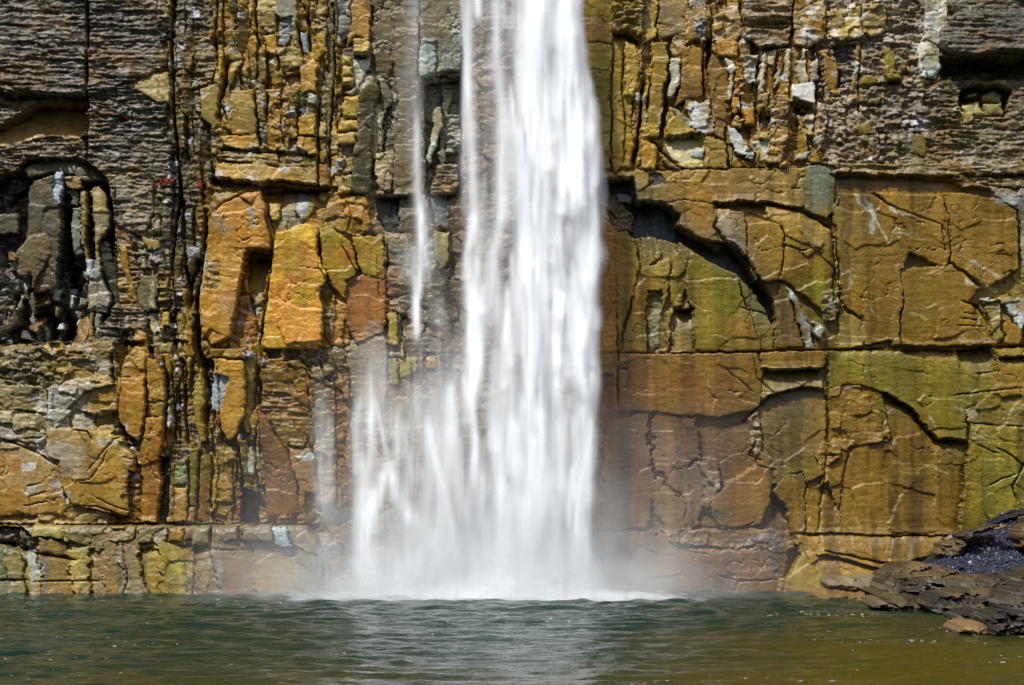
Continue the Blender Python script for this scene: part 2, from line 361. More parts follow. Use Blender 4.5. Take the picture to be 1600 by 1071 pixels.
# bottom-left block
P(SL, '-96,600 76,596 78,690 60,700 -96,690', .7, (186,162,124), 'r', amp=.7, col2=(160,136,100))
P(SL, '78,606 110,596 150,592 186,600 188,640 160,650 120,640 100,660 78,690', .8, (184,176,172), 'r', amp=.6, col2=(190,160,112))
P(SL, '110,640 140,612 186,600 184,630 150,644', .6, (184,138,72), 's')
P(SL, '78,670 140,668 190,680 212,710 216,740 206,806 120,790 100,760 78,720', .9, (206,168,112), 's', g=(0,-.1), col2=(196,150,88))
P(SL, '-96,690 40,695 95,720 104,770 110,800 -96,812', .7, (194,144,84), 's', col2=(200,164,120))
P(RB, '205,735 222,740 222,812 204,806', .5, (150,108,52), 'r', amp=.6)
P(None, '-96,545 60,540 125,545 150,560 120,585 60,600 -96,606', .75, (160,140,98), 'k', g=(0,-.4), col2=(120,108,70))
P(RB, '70,540 95,530 104,548 84,556', .9, (188,152,84), 'r', amp=.5)
P(RB, '62,568 118,566 156,566 154,580 70,582', .7, (178,142,84), 'r', amp=.5)
# ---- centre-left, upper
P(RC, '345,-80 362,-80 366,60 380,90 360,140 348,120 352,60', .3, (160,130,74), 'r', amp=.7, col2=(196,148,72))
P(SL, '398,-80 430,-80 430,14 398,14', .15, (216,190,130), 's')
P(SL, '398,14 430,12 430,55 404,46', .3, (160,134,86), 'r', amp=.5)
P(SL, '432,-80 466,-80 464,32 440,34 430,20', .35, (160,150,138), 's', rough=.3)
P(SL, '438,32 458,26 456,52 436,54', .2, (146,146,168), 's')
P(RB, '436,54 456,54 448,75 434,72', .45, (156,154,170), 's')
P(RC, '456,28 466,30 466,66 456,66', .4, (158,140,112), 's')
P(RB, '410,56 432,50 432,84 418,80', .35, (184,138,66), 's')
P(RC, '468,50 482,54 482,84 470,80', .2, (160,166,180), 's')
P(RC, '484,-80 520,-80 522,60 500,64 486,50', .3, (162,146,104), 'k', col2=(176,144,76))
P(RC, '494,54 524,52 522,84 506,82 496,96', .4, (192,148,80), 's')
P(RC, '506,82 522,82 520,106 512,112 506,104', .35, (176,140,76), 's')
P(RC, '522,-80 552,-80 550,50 526,70', .3, (156,152,150), 'r', amp=.6)
P(SL, '550,-80 582,-80 578,60 556,56 540,74 546,40', .2, (192,142,90), 's', col2=(150,112,66))
P(RB, '432,74 470,76 468,90 434,88', .45, (174,142,88), 'r', amp=.6)
P(RB, '436,88 474,90 472,106 450,116 438,112', .55, (182,154,106), 'r', amp=.7)
P(SL, '442,114 474,104 468,118 450,122', .3, (150,114,50), 's')
P(SL, '444,118 472,116 468,140 460,150 444,150', .1, (168,120,52), 's', g=(0,.6))
P(SL, '468,104 488,92 494,96 495,146 468,144', .5, (204,152,76), 's', g=(.4,0), col2=(186,140,74))
P(RB, '480,150 494,148 492,166 480,162', .5, (184,176,166), 'r', amp=.4)
P(SL, '360,144 398,140 404,180 406,212 362,212 354,190', .5, (200,152,82), 's', col2=(176,140,84))
P(RC, '396,130 414,134 414,188 402,190', .4, (164,140,90), 'h', amp=.7)
P(SL, '346,214 404,212 406,232 372,236 348,228', .6, (204,150,66), 's')
P(RC, '400,190 420,196 420,232 406,232', .3, (140,128,84), 'k')
P(RC, '416,140 440,140 438,230 420,236', .35, (190,144,70), 'k', amp=.6)
P(RC, '440,150 464,152 464,214 440,220', .45, (188,146,78), 'k', amp=.6)
P(SL, '466,184 494,180 494,214 466,212', .5, (200,154,78), 's')
P(SL, '464,214 496,216 496,244 478,240 464,232', .5, (204,156,66), 'r', amp=.4)
P(BD, '340,238 394,236 396,256 340,254', .55, (158,138,84), 'h')
P(BD, '394,240 434,238 436,258 396,258', .5, (164,144,88), 'h')
P(BD, '444,240 496,248 496,262 446,260', .4, (170,140,74), 'h')
P(BD, '336,258 414,258 440,264 496,262 497,290 400,284 334,278', .7, (196,148,76), 's', g=(0,.2), col2=(184,148,90))
P(RB, '498,256 514,258 516,292 498,292', .5, (156,116,52), 's')
P(RC, '498,180 512,190 514,256 500,254', .2, (150,120,60), 'r', amp=.6)
P(RC, '512,-80 520,60 522,130 518,240 512,240 508,150', .1, (130,114,80), 's')
# small stacked blocks beside the dark column
for i, (y0, y1) in enumerate(((90,104),(104,120),(120,134))):
    P(RB, f'534,{y0} 552,{y0+1} 551,{y1} 533,{y1}', .55, (200,170,112), 's', b=.2)
P(RB, '520,134 534,132 534,148 524,148', .5, (190,150,92), 's')
P(RB, '536,144 556,136 556,144 550,148', .5, (196,198,210), 's')
P(SL, '552,96 580,86 578,102 560,132 556,144 550,118', .15, (190,188,190), 's', g=(-.6,0), rough=.3)
P(RB, '552,62 576,60 578,88 554,86', .6, (200,170,104), 'r', amp=.4)
P(RB, '540,150 560,148 560,186 538,186 532,170', .55, (206,168,98), 's', b=.15)
P(RB, '530,188 560,188 560,202 530,206', .5, (204,166,96), 's', b=.15)
P(RB, '528,208 558,206 556,226 526,226', .5, (192,160,104), 's', b=.15)
P(RB, '522,248 556,246 550,268 522,276', .45, (178,150,100), 'r', amp=.6)
P(RB, '524,274 556,272 550,300 528,306', .5, (184,150,96), 'r', amp=.6)
P(RB, '526,250 540,250 538,266 528,266', .55, (186,178,176), 'r', amp=.4)
# wet dark column and the brown curtain of run-off
P(RC, '583,120 592,126 588,162 584,200 580,250 578,305 552,306 546,292 552,252 558,215 556,170 566,140', .55, (92,80,52), 'w', g=(-.4,0), col2=(74,66,46))
P(RC, '592,124 604,126 612,158 606,200 596,236 592,240 590,160', .2, (112,104,84), 'w')
P(RC, '584,162 598,158 594,210 588,244 580,240', .1, (182,172,154), 'r', amp=.4)
P(RB, '586,240 612,238 616,262 610,300 592,298 582,270', .3, (178,158,138), 'r', amp=.6)
P(RC, '600,170 610,164 604,210 596,248', -.1, (84,78,70), 'w')
P(SL, '612,-80 654,-80 654,100 652,180 656,304 616,308 612,250 620,180 614,100', .3, (132,114,90), 'w', g=(.2,0), col2=(116,100,78))
P(SL, '580,-80 612,-80 614,100 606,126 586,112', .15, (128,108,82), 'w')
P(SL, '655,-80 720,-80 722,110 690,112 680,130 656,128', .45, (154,148,136), 's', col2=(140,124,102))
P(SL, '655,62 682,64 680,124 656,122', .6, (176,176,178), 'r', amp=.3)
P(SL, '660,130 722,118 722,310 664,310', -.7, (134,128,116), 'r', amp=.7)
P(RC, '690,135 706,138 700,190 690,250 684,240 690,180', -.2, (112,112,92), 'w')
P(RC, '678,168 690,166 690,200 680,230 668,258 664,250 674,210', .1, (186,190,196), 's', g=(.5,0))
P(RB, '690,176 720,176 720,236 696,240', -.2, (164,160,158), 'k', amp=.7)
P(RB, '684,236 694,232 700,252 690,258 684,250', 0, (120,120,108), 's')
P(RB, '680,258 716,256 712,300 672,304', .1, (172,158,136), 'h', amp=.7)
P(SL, '672,306 700,304 700,350 664,352', -.3, (136,140,142), 's')
P(SL, '586,308 622,306 622,364 604,362 590,340', -.5, (86,82,86), 's')
P(SL, '622,306 656,304 658,370 622,362', 0, (126,112,100), 'w')
P(RB, '676,362 702,364 702,410 684,420 676,390', .25, (204,182,130), 's')
P(RB, '600,362 642,366 640,420 602,410', .1, (168,150,130), 'r', amp=.7)
# ---- middle left: the big orange slabs
P(SL, '332,294 400,286 408,296 380,312 352,322 330,340', .45, (174,142,84), 'r', amp=.5)
P(SL, '332,336 356,318 392,300 408,298 416,330 424,370 428,392 392,390 386,395 380,440 372,470 362,530 334,540 322,520 314,470 316,420 326,390', .85, (210,144,60), 's', g=(.25,0), col2=(198,144,74))
P(RC, '316,388 326,392 322,440 316,470 312,440', .55, (196,176,168), 's')  # left flank of the slab: the light on it put into the pale colour
P(SL, '326,410 346,412 346,452 326,450', .75, (178,142,84), 'k', amp=.4)
P(RC, '410,300 420,330 432,380 428,394 420,360', .4, (158,112,50), 's')  # right side of the slab: its shade put into the darker colour
P(SL, '384,396 428,404 426,440 418,470 404,500 388,460', -.75, (170,142,100), 's', g=(.4,.8), col2=(196,158,86))
P(RB, '386,458 412,456 408,490 396,500', -.2, (198,192,186), 's')
P(SL, '372,470 384,462 398,500 404,530 384,552 366,534', .1, (160,108,48), 'r', amp=.6)
P(RC, '414,470 420,440 428,394 430,394 422,480 412,560 402,570 400,540', .3, (172,138,76), 's')
P(SL, '414,300 446,296 446,340 430,366 416,330', .1, (178,136,76), 's', col2=(150,80,46))
P(RB, '418,318 438,318 440,344 424,348', .4, (196,158,92), 's')
P(SL, '440,300 456,298 462,340 474,356 440,372 436,350', .2, (170,160,150), 'r', amp=.4, col2=(182,150,104))
P(RB, '456,300 494,302 490,330 472,346 460,330', .3, (146,130,80), 's')
P(RB, '498,296 520,300 506,318 496,318', .35, (158,132,66), 's')
P(SL, '432,366 470,352 500,358 496,390 510,430 512,470 506,520 496,546 414,546 416,450 428,400', .7, (244,190,36), 's', g=(.2,0), col2=(226,150,44))
P(SL, '440,466 452,446 500,446 510,470 502,540 448,546 436,500', .9, (246,172,30), 's', col2=(240,182,40))
P(SL, '494,330 540,310 562,306 578,312 580,360 560,372 520,360 500,372', .35, (188,142,66), 'r', amp=.5, col2=(170,132,60))
P(SL, '500,370 520,360 548,380 560,420 540,470 520,450 506,420', .5, (188,136,58), 's', col2=(170,146,66))
P(SL, '548,372 598,368 600,406 602,440 566,430 556,400', .35, (178,150,64), 's', col2=(166,128,84))
P(SL, '540,440 566,430 604,440 606,490 592,540 560,545 536,500', .3, (182,126,78), 's', col2=(166,112,82))
P(RC, '500,450 518,440 524,480 520,540 508,530', .25, (150,122,74), 'k', amp=.6)
P(SL, '540,545 600,520 606,550 600,640 552,640', .2, (164,144,136), 's')
P(RC, '606,490 620,488 622,540 606,540', .25, (186,160,92), 's')
P(RC, '488,556 520,552 530,600 540,700 520,790 496,790 490,700', .3, (138,116,88), 'r', amp=.7, col2=(122,100,72))
P(RC, '522,590 544,590 550,780 526,800', .2, (148,108,68), 'r', amp=.7)
P(RB, '620,560 650,556 650,580 624,590', .1, (186,166,118), 's')
P(RB, '664,556 682,556 680,578 664,578', .1, (196,160,120), 's')
P(RB, '606,560 620,560 622,600 608,600', .2, (170,150,100), 's')
# ---- right of the fall, upper
P(SL, '905,-80 955,-80 956,44 940,30 908,26', .25, (186,152,76), 's')
P(SL, '908,26 940,30 956,46 956,66 908,68', .3, (184,140,84), 's')
P(RC, '915,68 955,68 954,110 916,104', .3, (180,146,76), 's')
P(RC, '918,104 956,110 954,262 934,266 920,180', .25, (160,134,64), 's', col2=(146,120,54))
P(RB, '956,-80 1010,-80 1012,20 1006,52 994,60 976,50 956,52', .75, (146,124,58), 'k', col2=(96,84,44))
P(RC, '1004,24 1014,-80 1026,-80 1024,60 1012,66 1006,60', .45, (202,168,104), 's')
P(SL, '1026,-80 1070,-80 1070,50 1040,60 1026,56', .3, (164,134,88), 's', col2=(150,128,100))
P(SL, '1072,-80 1104,-80 1104,10 1072,10', .3, (180,172,172), 's')
P(SL, '1072,12 1102,10 1102,52 1072,70', .35, (176,134,84), 's')
P(RB, '1085,32 1102,30 1100,66 1086,62', .5, (168,166,176), 'k', amp=.7)
P(RC, '956,54 974,54 974,66 996,64 996,110 984,180 990,240 976,262 958,262 952,150', .15, (184,148,76), 's', col2=(160,134,62))
P(RC, '974,66 996,70 998,104 990,150 976,150', .4, (206,166,96), 's')
P(RC, '980,210 990,216 986,262 976,258', .35, (190,150,76), 's')
P(RC, '1000,110 1016,104 1012,150 1004,170 998,140', .3, (180,150,86), 'r', amp=.5)
P(RC, '1018,70 1044,68 1042,100 1032,170 1026,196 1006,206 1014,150', .5, (182,144,74), 's', g=(.5,0), col2=(160,128,70))
P(RC, '1026,180 1038,160 1032,195 1024,194', .55, (206,200,206), 's')
P(RB, '1000,196 1028,194 1030,214 1004,216', .5, (178,140,56), 'r', amp=.4)
P(SL, '1000,218 1022,224 1028,232 1026,268 1004,264', .55, (196,144,60), 's', b=.15)
P(RC, '1036,160 1044,120 1048,120 1040,180 1034,216 1028,216', -.1, (134,80,32), 'w')
P(RC, '1046,92 1062,94 1058,132 1048,156 1042,152', .6, (212,198,182), 's')
P(RC, '1050,56 1070,50 1070,92 1048,88', .3, (166,134,84), 'k', amp=.5)
P(SL, '1066,74 1098,76 1094,150 1074,152 1052,172 1058,140 1064,96', .45, (170,126,62), 's', col2=(150,108,60))
P(RC, '1097,70 1104,62 1104,154 1094,152', .1, (136,76,36), 'w')
P(RC, '1103,60 1112,66 1112,100 1104,108', -.9, (110,90,56), 'w')
P(SL, '1112,80 1132,90 1136,110 1134,150 1130,220 1112,210 1106,160 1106,110', .25, (146,106,40), 's', g=(.2,.1), col2=(120,88,38))
P(SL, '1074,158 1086,154 1092,160 1104,152 1110,170 1114,206 1098,212 1072,196 1054,180 1050,172 1076,186', .42, (198,194,202), 'r', amp=.35, j=1.8, b=.01)
P(SL, '1040,176 1060,184 1076,200 1092,208 1040,212', .5, (166,136,58), 's')
P(SL, '1034,216 1060,212 1098,210 1098,262 1070,264 1050,246 1036,230', .15, (222,206,170), 's', g=(0,.4), col2=(206,172,110))
P(RB, '1080,234 1098,232 1098,250 1080,246', .3, (188,198,214), 's')
P(RC, '1036,224 1046,240 1064,266 1056,268 1034,252', .5, (140,118,76), 's')
P(SL, '1100,214 1130,222 1136,250 1136,264 1100,264', .4, (170,134,76), 's')
P(SL, '1112,30 1150,10 1160,50 1148,66 1112,66', .4, (184,130,72), 'r', amp=.6, col2=(206,176,140))
P(RB, '1112,40 1128,36 1128,48 1112,52', .55, (200,168,120), 's')
P(RC, '1116,66 1150,64 1152,88 1122,88', .45, (196,142,64), 'r', amp=.5)
P(RC, '1132,88 1146,96 1148,112 1140,120 1134,110', .55, (212,198,186), 's')
P(RC, '1146,96 1160,100 1160,150 1142,150 1146,116', .45, (192,134,56), 'k', amp=.8)
P(RC, '1158,88 1182,84 1180,130 1160,130', .4, (184,174,160), 'k', amp=.6)
P(RC, '1138,116 1144,120 1138,160 1132,156', .5, (206,188,170), 's')
P(RB, '1142,150 1154,152 1156,176 1142,180', .5, (206,150,68), 's')
P(RB, '1160,168 1180,170 1178,196 1160,196', .6, (206,146,58), 's')
P(RC, '1146,180 1160,186 1158,200 1140,196', .55, (200,160,110), 's')
P(SL, '1136,196 1150,200 1158,212 1170,222 1170,238 1160,246 1146,238 1138,220', .5, (198,192,202), 's', j=1.8, b=.01)
P(RB, '1164,236 1178,238 1176,250 1164,248', .5, (178,190,196), 'k', amp=.5)
for a in ('1188,80 1196,80 1194,114 1190,146 1181,148', '1196,80 1212,78 1206,106 1200,112 1194,100', '1213,78 1226,78 1222,98 1214,100', '1226,78 1236,78 1234,130 1226,132 1224,100', '1212,100 1220,98 1216,132 1208,138', '1244,96 1258,96 1262,132 1248,134 1242,120', '1264,100 1278,94 1278,126 1266,134 1262,120', '1252,78 1262,78 1262,96 1252,96'):
    P(RC, a, .5 + .15 * random.random(), (216,196,174), 's', g=(random.uniform(-.8,.8), 0), b=.12)
for a in ('1196,102 1206,108 1204,142 1190,146', '1214,80 1224,80 1222,108 1214,112', '1236,80 1246,80 1244,130 1236,132', '1258,80 1266,100 1264,130 1258,120'):
    P(RC, a, .35, (178,128,68), 's')
P(RB, '1236,132 1272,132 1272,166 1254,160 1234,152', .7, (208,200,206), 's', g=(0,.5))
P(RB, '1180,150 1200,146 1196,168 1184,180', .5, (190,154,96), 'r', amp=.6)
P(RC, '1200,148 1238,154 1230,210 1222,256 1196,258 1190,236 1204,190', .55, (176,142,82), 'k', amp=.7, col2=(150,116,62))
P(RC, '1232,160 1240,166 1236,204 1224,254 1220,256 1230,206', .3, (150,104,40), 'w')
P(RB, '1184,204 1198,208 1196,218 1182,218', .6, (206,182,130), 's')
P(RB, '1180,220 1200,218 1198,250 1184,250', .35, (196,196,200), 's')
P(RB, '1254,176 1270,176 1272,200 1262,206 1254,190', .35, (212,200,196), 's')
P(RB, '1240,164 1250,168 1248,178 1240,176', -.2, (180,160,110), 's')
P(RB, '1250,172 1262,176 1256,180 1248,178', -.2, (180,150,100), 's')
P(RB, '1248,196 1270,206 1268,216 1256,216', .4, (186,150,96), 's')
P(RC, '1278,160 1290,164 1288,220 1276,240 1270,220', .5, (190,170,140), 'k', amp=.6)
P(RB, '1244,240 1264,238 1258,250 1244,250', .45, (190,196,206), 's')
P(BD, '1150,-80 1240,-80 1236,40 1230,72 1184,76 1160,60', .65, (150,126,86), 'h', col2=(196,180,152))
P(BD, '1240,-80 1290,-80 1288,60 1262,74 1238,70', .6, (206,182,150), 'r', amp=.8, col2=(170,124,66))
P(RC, '1282,74 1296,90 1306,110 1312,150 1300,150 1288,120', .4, (180,134,66), 's')
P(RB, '1290,20 1344,10 1346,60 1310,68 1292,56', .55, (196,158,92), 'r', amp=.8, col2=(216,206,196))
P(RC, '1300,74 1340,70 1336,130 1316,140 1306,110', .1, (140,136,124), 'h', col2=(110,104,76))
P(RC, '1336,72 1344,68 1338,110 1334,140 1330,138', .3, (170,130,70), 's')
P(RB, '1346,8 1382,10 1386,50 1372,60 1346,56', .5, (206,190,166), 'r', amp=.7, col2=(172,136,80))
P(SL, '1380,72 1390,80 1396,110 1406,126 1380,130 1376,104', .6, (156,132,56), 's', b=.14)
P(RB, '1344,120 1360,120 1366,134 1344,134', .5, (150,128,60), 's')
P(BD, '1440,-80 1480,-80 1478,40 1462,62 1468,100 1460,124 1436,122 1430,80 1444,50', .5, (206,206,210), 'r', amp=.5, col2=(196,182,160))
P(BD, '1478,-80 1697,-80 1697,18 1490,26 1480,10', .45, (112,104,80), 'h')
P(BD, '1490,22 1697,18 1697,84 1560,84 1520,92 1480,88 1462,70 1462,54 1476,42', 1.3, (116,108,98), 'h', amp=.55, rough=.5, col2=(100,94,88))
P(BD, '1464,92 1697,90 1697,124 1468,124', -1.1, (104,94,70), 'h', g=(0,1.5))
P(None, '1500,140 1520,132 1560,134 1580,142 1576,160 1570,182 1500,184 1496,165', -.9, (110,100,74), 'h')
P(RB, '1504,162 1530,158 1540,178 1510,184', -.1, (186,168,124), 's', b=.15)
P(RB, '1534,148 1556,140 1570,150 1566,160 1536,160', -.15, (160,144,90), 's', b=.15)
P(RB, '1536,162 1566,160 1568,178 1540,180', .0, (168,152,106), 's', b=.15)
P(RB, '1510,146 1528,142 1528,150 1512,154', -.1, (150,136,92), 's', b=.15)
P(RB, '1496,174 1524,178 1514,194 1496,194', .2, (160,140,80), 's')
P(RB, '1336,194 1360,192 1362,212 1340,212', .45, (150,122,58), 's')
P(RB, '1420,210 1444,210 1444,244 1420,240', .4, (164,140,84), 's')
P(BD, '1296,258 1420,256 1560,252 1697,258 1697,272 1450,276 1300,272', .55, (186,170,140), 'h', amp=.7, col2=(150,130,84))
P(BD, '1480,276 1697,270 1697,300 1500,294', .5, (140,120,80), 'h', amp=.7)
P(SL, '1540,292 1697,300 1697,330 1580,326 1560,312', .35, (190,190,198), 'r', amp=.5, col2=(160,134,90))
# ---- right, middle band
P(SL, '962,268 1290,262 1294,318 1240,326 1190,316 1120,320 1060,312 1040,316 964,306', .35, (170,132,74), 's', col2=(156,118,64))
P(SL, '1255,262 1302,262 1300,330 1290,344 1256,330', .37, (140,138,118), 's', col2=(156,130,76))
P(None, '938,278 992,277 994,312 1040,314 1062,336 1056,352 1096,374 1120,388 1140,380 1158,396 1180,428 1202,460 1211,500 1203,512 1190,480 1166,446 1150,430 1120,416 1080,390 1040,374 990,374 968,350 940,306', -1.3, (92,98,122), 's', g=(0,.0), col2=(66,70,88), rough=.2)  # overhang recess: dark bluish wet rock, partly shade put into the colour
P(RB, '940,290 960,300 990,330 990,360 966,360 946,330', -.7, (120,104,84), 'r', amp=.8)
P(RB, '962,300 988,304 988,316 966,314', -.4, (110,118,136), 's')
P(RB, '1014,272 1034,272 1042,288 1016,292', .2, (78,80,84), 'w')
P(SL, '1040,316 1060,312 1120,320 1122,330 1112,352 1126,384 1110,382 1060,352 1062,336', .3, (158,118,62), 's', b=.12)
P(SL, '1120,324 1160,330 1166,360 1164,410 1150,394 1132,376 1116,352', .45, (176,140,112), 's', b=.12, col2=(196,180,172))
P(SL, '1166,352 1200,346 1216,352 1224,372 1216,440 1200,444 1180,440 1164,410', .5, (174,130,64), 's', b=.13)
P(SL, '1192,322 1240,328 1270,344 1296,362 1304,400 1296,440 1268,420 1224,400 1220,356 1200,346', .55, (178,136,70), 's', b=.12, col2=(190,154,90))
P(SL, '1240,356 1256,362 1280,386 1282,396 1262,386', .7, (190,178,160), 's')
P(SL, '1222,372 1262,388 1300,420 1296,470 1300,500 1262,470 1234,446 1216,440', .4, (172,128,56), 's', b=.1, col2=(160,136,40))
P(SL, '1216,442 1230,446 1240,490 1254,540 1208,546 1206,512 1212,500', .1, (150,112,74), 's')
P(SL, '1226,450 1238,456 1250,480 1262,510 1268,546 1256,544 1246,504 1240,480', .5, (206,204,210), 's', b=.1)
P(RB, '1268,500 1284,516 1276,530 1266,520', .45, (196,190,186), 'r', amp=.5)
P(RB, '1282,460 1304,452 1312,480 1300,500 1284,500', .5, (178,164,132), 'k', amp=.7)
P(RC, '1298,360 1312,380 1308,430 1316,470 1300,474 1300,420', .1, (160,142,96), 'k', amp=.6)
P(SL, '940,320 962,360 964,460 966,552 938,552', .1, (164,108,50), 's')
P(SL, '962,366 990,374 1000,420 984,480 968,540 962,440', .45, (158,124,56), 's', g=(.4,0))
P(SL, '1000,372 1024,372 1030,400 1008,420 996,420', .2, (160,140,86), 's')
P(SL, '996,420 1030,412 1046,440 1040,470 1012,552 970,552 984,490', .3, (160,128,58), 's')
P(SL, '1010,456 1034,452 1032,500 1026,552 1010,552 1008,500', -.2, (130,148,152), 'r', amp=.5, col2=(120,104,92))
P(RB, '1026,408 1044,404 1046,432 1034,444 1020,430', .4, (190,168,122), 's')
P(RC, '1042,486 1050,484 1044,530 1038,552 1038,510', .4, (186,150,84), 's')
P(SL, '1050,486 1082,484 1080,552 1044,552', -.25, (168,136,78), 's', g=(0,.7), col2=(176,164,150))
P(RC, '1058,376 1080,392 1070,440 1064,480 1050,482 1044,440', .3, (156,126,62), 's')
P(SL, '1080,392 1120,416 1150,430 1160,470 1190,500 1196,540 1180,550 1084,550 1078,484 1068,450', .5, (152,126,54), 's', col2=(140,118,46), b=.1)
P(SL, '1150,432 1190,482 1206,512 1206,548 1186,546 1170,492 1156,466', .15, (150,130,76), 's')
P(SL, '1310,300 1360,306 1400,330 1420,392 1410,420 1400,530 1350,540 1346,500 1316,480 1306,420 1304,360 1296,330', .4, (164,118,62), 's', col2=(152,120,64))
P(SL, '1360,300 1470,308 1486,360 1480,410 1474,420 1420,392 1400,330', .5, (160,116,54), 's', b=.05)
P(SL, '1470,300 1560,310 1588,330 1590,420 1540,450 1480,410 1486,360', .42, (158,116,50), 's', b=.05)
P(SL, '1394,414 1412,412 1416,436 1406,460 1406,540 1394,540 1396,470 1398,440', .6, (176,146,100), 's')
P(SL, '1406,420 1480,414 1530,450 1512,470 1550,540 1408,540', .45, (150,120,48), 's', b=.06, col2=(160,112,46))
P(SL, '1310,486 1346,500 1350,512 1348,542 1306,544', .2, (170,148,100), 's', g=(.5,0))
P(RB, '1552,384 1592,380 1592,398 1552,398', .5, (160,118,60), 's')
P(RB, '1530,466 1590,464 1590,474 1534,476', .65, (190,192,198), 's')
P(SL, '1534,474 1560,470 1566,530 1552,540 1546,500', .35, (178,172,156), 'r', amp=.4, col2=(156,126,60))
P(SL, '1566,474 1600,466 1600,500 1594,520 1576,490', .5, (200,202,208), 's')
P(RB, '1570,490 1596,520 1594,540 1568,536', .45, (164,110,44), 's')
P(SL, '1590,320 1697,320 1697,545 1604,540 1600,450', .35, (168,140,90), 's', col2=(190,186,180))
# ---- right, lower
P(SL, '960,552 1180,550 1190,580 1184,640 1120,652 960,640', .4, (154,114,58), 's', col2=(146,90,52))
P(RC, '964,560 982,560 982,572 964,572', .6, (160,128,70), 's')
P(RC, '964,582 984,582 978,604 966,604', .5, (150,124,84), 's')
P(SL, '1184,552 1286,548 1288,576 1188,580', .6, (162,122,52), 's')
P(SL, '1188,582 1282,580 1284,606 1250,602 1200,616 1186,624', .25, (140,122,66), 's', g=(0,.8))
P(SL, '1178,640 1200,616 1250,604 1288,610 1290,700 1290,740 1240,760 1180,750', .2, (134,108,64), 's', g=(0,.4), col2=(124,98,72))
P(SL, '1290,548 1400,548 1440,560 1520,560 1560,600 1508,640 1508,688 1462,684 1442,662 1424,640 1400,622 1372,612 1340,600 1290,606', .5, (150,130,60), 's', col2=(138,122,58), b=.05)
P(SL, '1290,606 1340,600 1374,614 1400,640 1390,690 1340,720 1294,700', .35, (150,118,52), 'r', amp=.5)
P(SL, '1376,614 1424,642 1444,666 1462,688 1512,694 1504,760 1496,836 1300,836 1296,760 1320,700 1392,690', .12, (150,100,24), 's', g=(0,.1), col2=(140,112,40))
P(SL, '1510,690 1560,682 1697,690 1697,820 1560,824 1494,836 1502,760', .6, (168,146,72), 's', col2=(150,132,66), b=.08)
P(SL, '1508,640 1560,600 1620,598 1697,600 1697,690 1514,690', .55, (164,140,72), 'r', amp=.4, col2=(150,122,56))
P(SL, '1496,556 1540,544 1556,560 1556,580 1496,576', -.2, (160,140,92), 's')
P(SL, '1556,545 1697,545 1697,556 1556,558', .6, (160,138,52), 's')
P(SL, '1556,560 1697,558 1697,598 1560,600', .4, (160,116,50), 's')
P(SL, '1294,700 1320,706 1316,740 1308,800 1300,836 1280,836 1276,780 1284,730', .45, (166,120,44), 's')
P(RB, '1284,690 1306,690 1310,716 1290,730 1278,712', .65, (176,136,60), 'r', amp=.5)
P(SL, '1206,770 1222,740 1254,736 1258,790 1256,832 1232,834 1226,790', .6, (190,140,40), 's', b=.15, g=(-.5,0))
P(SL, '1258,750 1290,760 1310,800 1316,834 1258,834', .35, (150,104,48), 's')
P(SL, '1106,780 1130,760 1180,724 1210,730 1206,770 1190,820 1130,826 1110,800', .45, (160,110,64), 's', b=.1, col2=(140,96,60))
P(SL, '1090,716 1122,716 1124,760 1104,792 1088,790 1096,760', .4, (180,154,136), 'r', amp=.5)
P(RB, '1168,652 1186,640 1190,700 1178,716 1168,690', .4, (166,148,120), 'k', amp=.6)
P(SL, '1010,750 1030,738 1044,760 1064,780 1072,826 1040,826 1020,800', .3, (130,104,70), 's', j=2.2)
P(SL, '1040,740 1090,720 1096,770 1086,820 1070,826 1062,776', .15, (142,110,92), 's', j=2.2)
P(SL, '940,660 1010,640 1020,740 1010,826 936,826', .25, (132,100,82), 's', j=2.2)
P(SL, '1020,640 1090,650 1092,716 1044,740 1020,730', .2, (138,106,86), 's', j=2.2)
P(SL, '1030,826 1180,824 1250,834 1240,852 1150,856 1060,850 1040,840', .3, (140,110,84), 'r', amp=.5)
P(SL, '936,830 1040,830 1060,856 1240,852 1222,880 1216,940 936,940', .7, (136,100,76), 's', col2=(124,94,80), j=2.2)
P(SL, '1110,890 1210,886 1214,945 1110,945', .85, (140,104,76), 's', j=2.2)
P(SL, '1240,836 1480,836 1470,860 1400,880 1290,860 1250,870', .8, (156,108,36), 's', g=(0,.6), col2=(146,116,56))
P(SL, '1246,870 1262,858 1290,862 1400,884 1470,870 1480,945 1216,945 1220,906', 1.5, (178,140,30), 's', g=(0,.8), b=.15, col2=(156,120,36))
P(SL, '1470,836 1697,820 1697,945 1470,945', .6, (120,100,60), 'h')
# ---- ledge along the foot of the cliff, left
P(SL, '-96,818 60,822 170,824 360,818 480,820 498,836 502,880 502,945 -96,945', 1.6, (156,132,96), 's', g=(0,.5), col2=(140,120,98))
P(RB, '-96,822 40,822 60,838 112,842 106,858 -96,862', .9, (110,102,88), 'k')
P(RB, '60,818 112,820 108,842 60,838', 1.6, (182,164,110), 's')
P(RB, '110,820 222,820 216,842 160,852 110,846', 1.6, (150,130,92), 'r', amp=.6)
P(RB, '222,820 272,822 268,846 226,846', 1.7, (154,136,104), 'r', amp=.6)
P(RB, '274,822 296,822 294,844 274,844', 1.7, (166,122,60), 's')
P(RB, '298,824 312,822 308,842 296,842', 1.7, (160,112,80), 's')
P(RB, '312,822 336,820 334,852 306,852', 1.8, (164,144,124), 's', b=.14)
P(RB, '342,822 376,820 380,848 342,848', 1.8, (158,134,116), 's', b=.14)
P(RB, '380,820 430,818 432,846 384,846', 1.85, (154,140,126), 's', b=.14)
P(RB, '430,822 452,820 462,858 452,866 436,846', 1.8, (176,186,206), 's')
P(RB, '452,820 484,820 498,846 500,900 470,880 462,852', 1.85, (166,146,126), 's', b=.14)
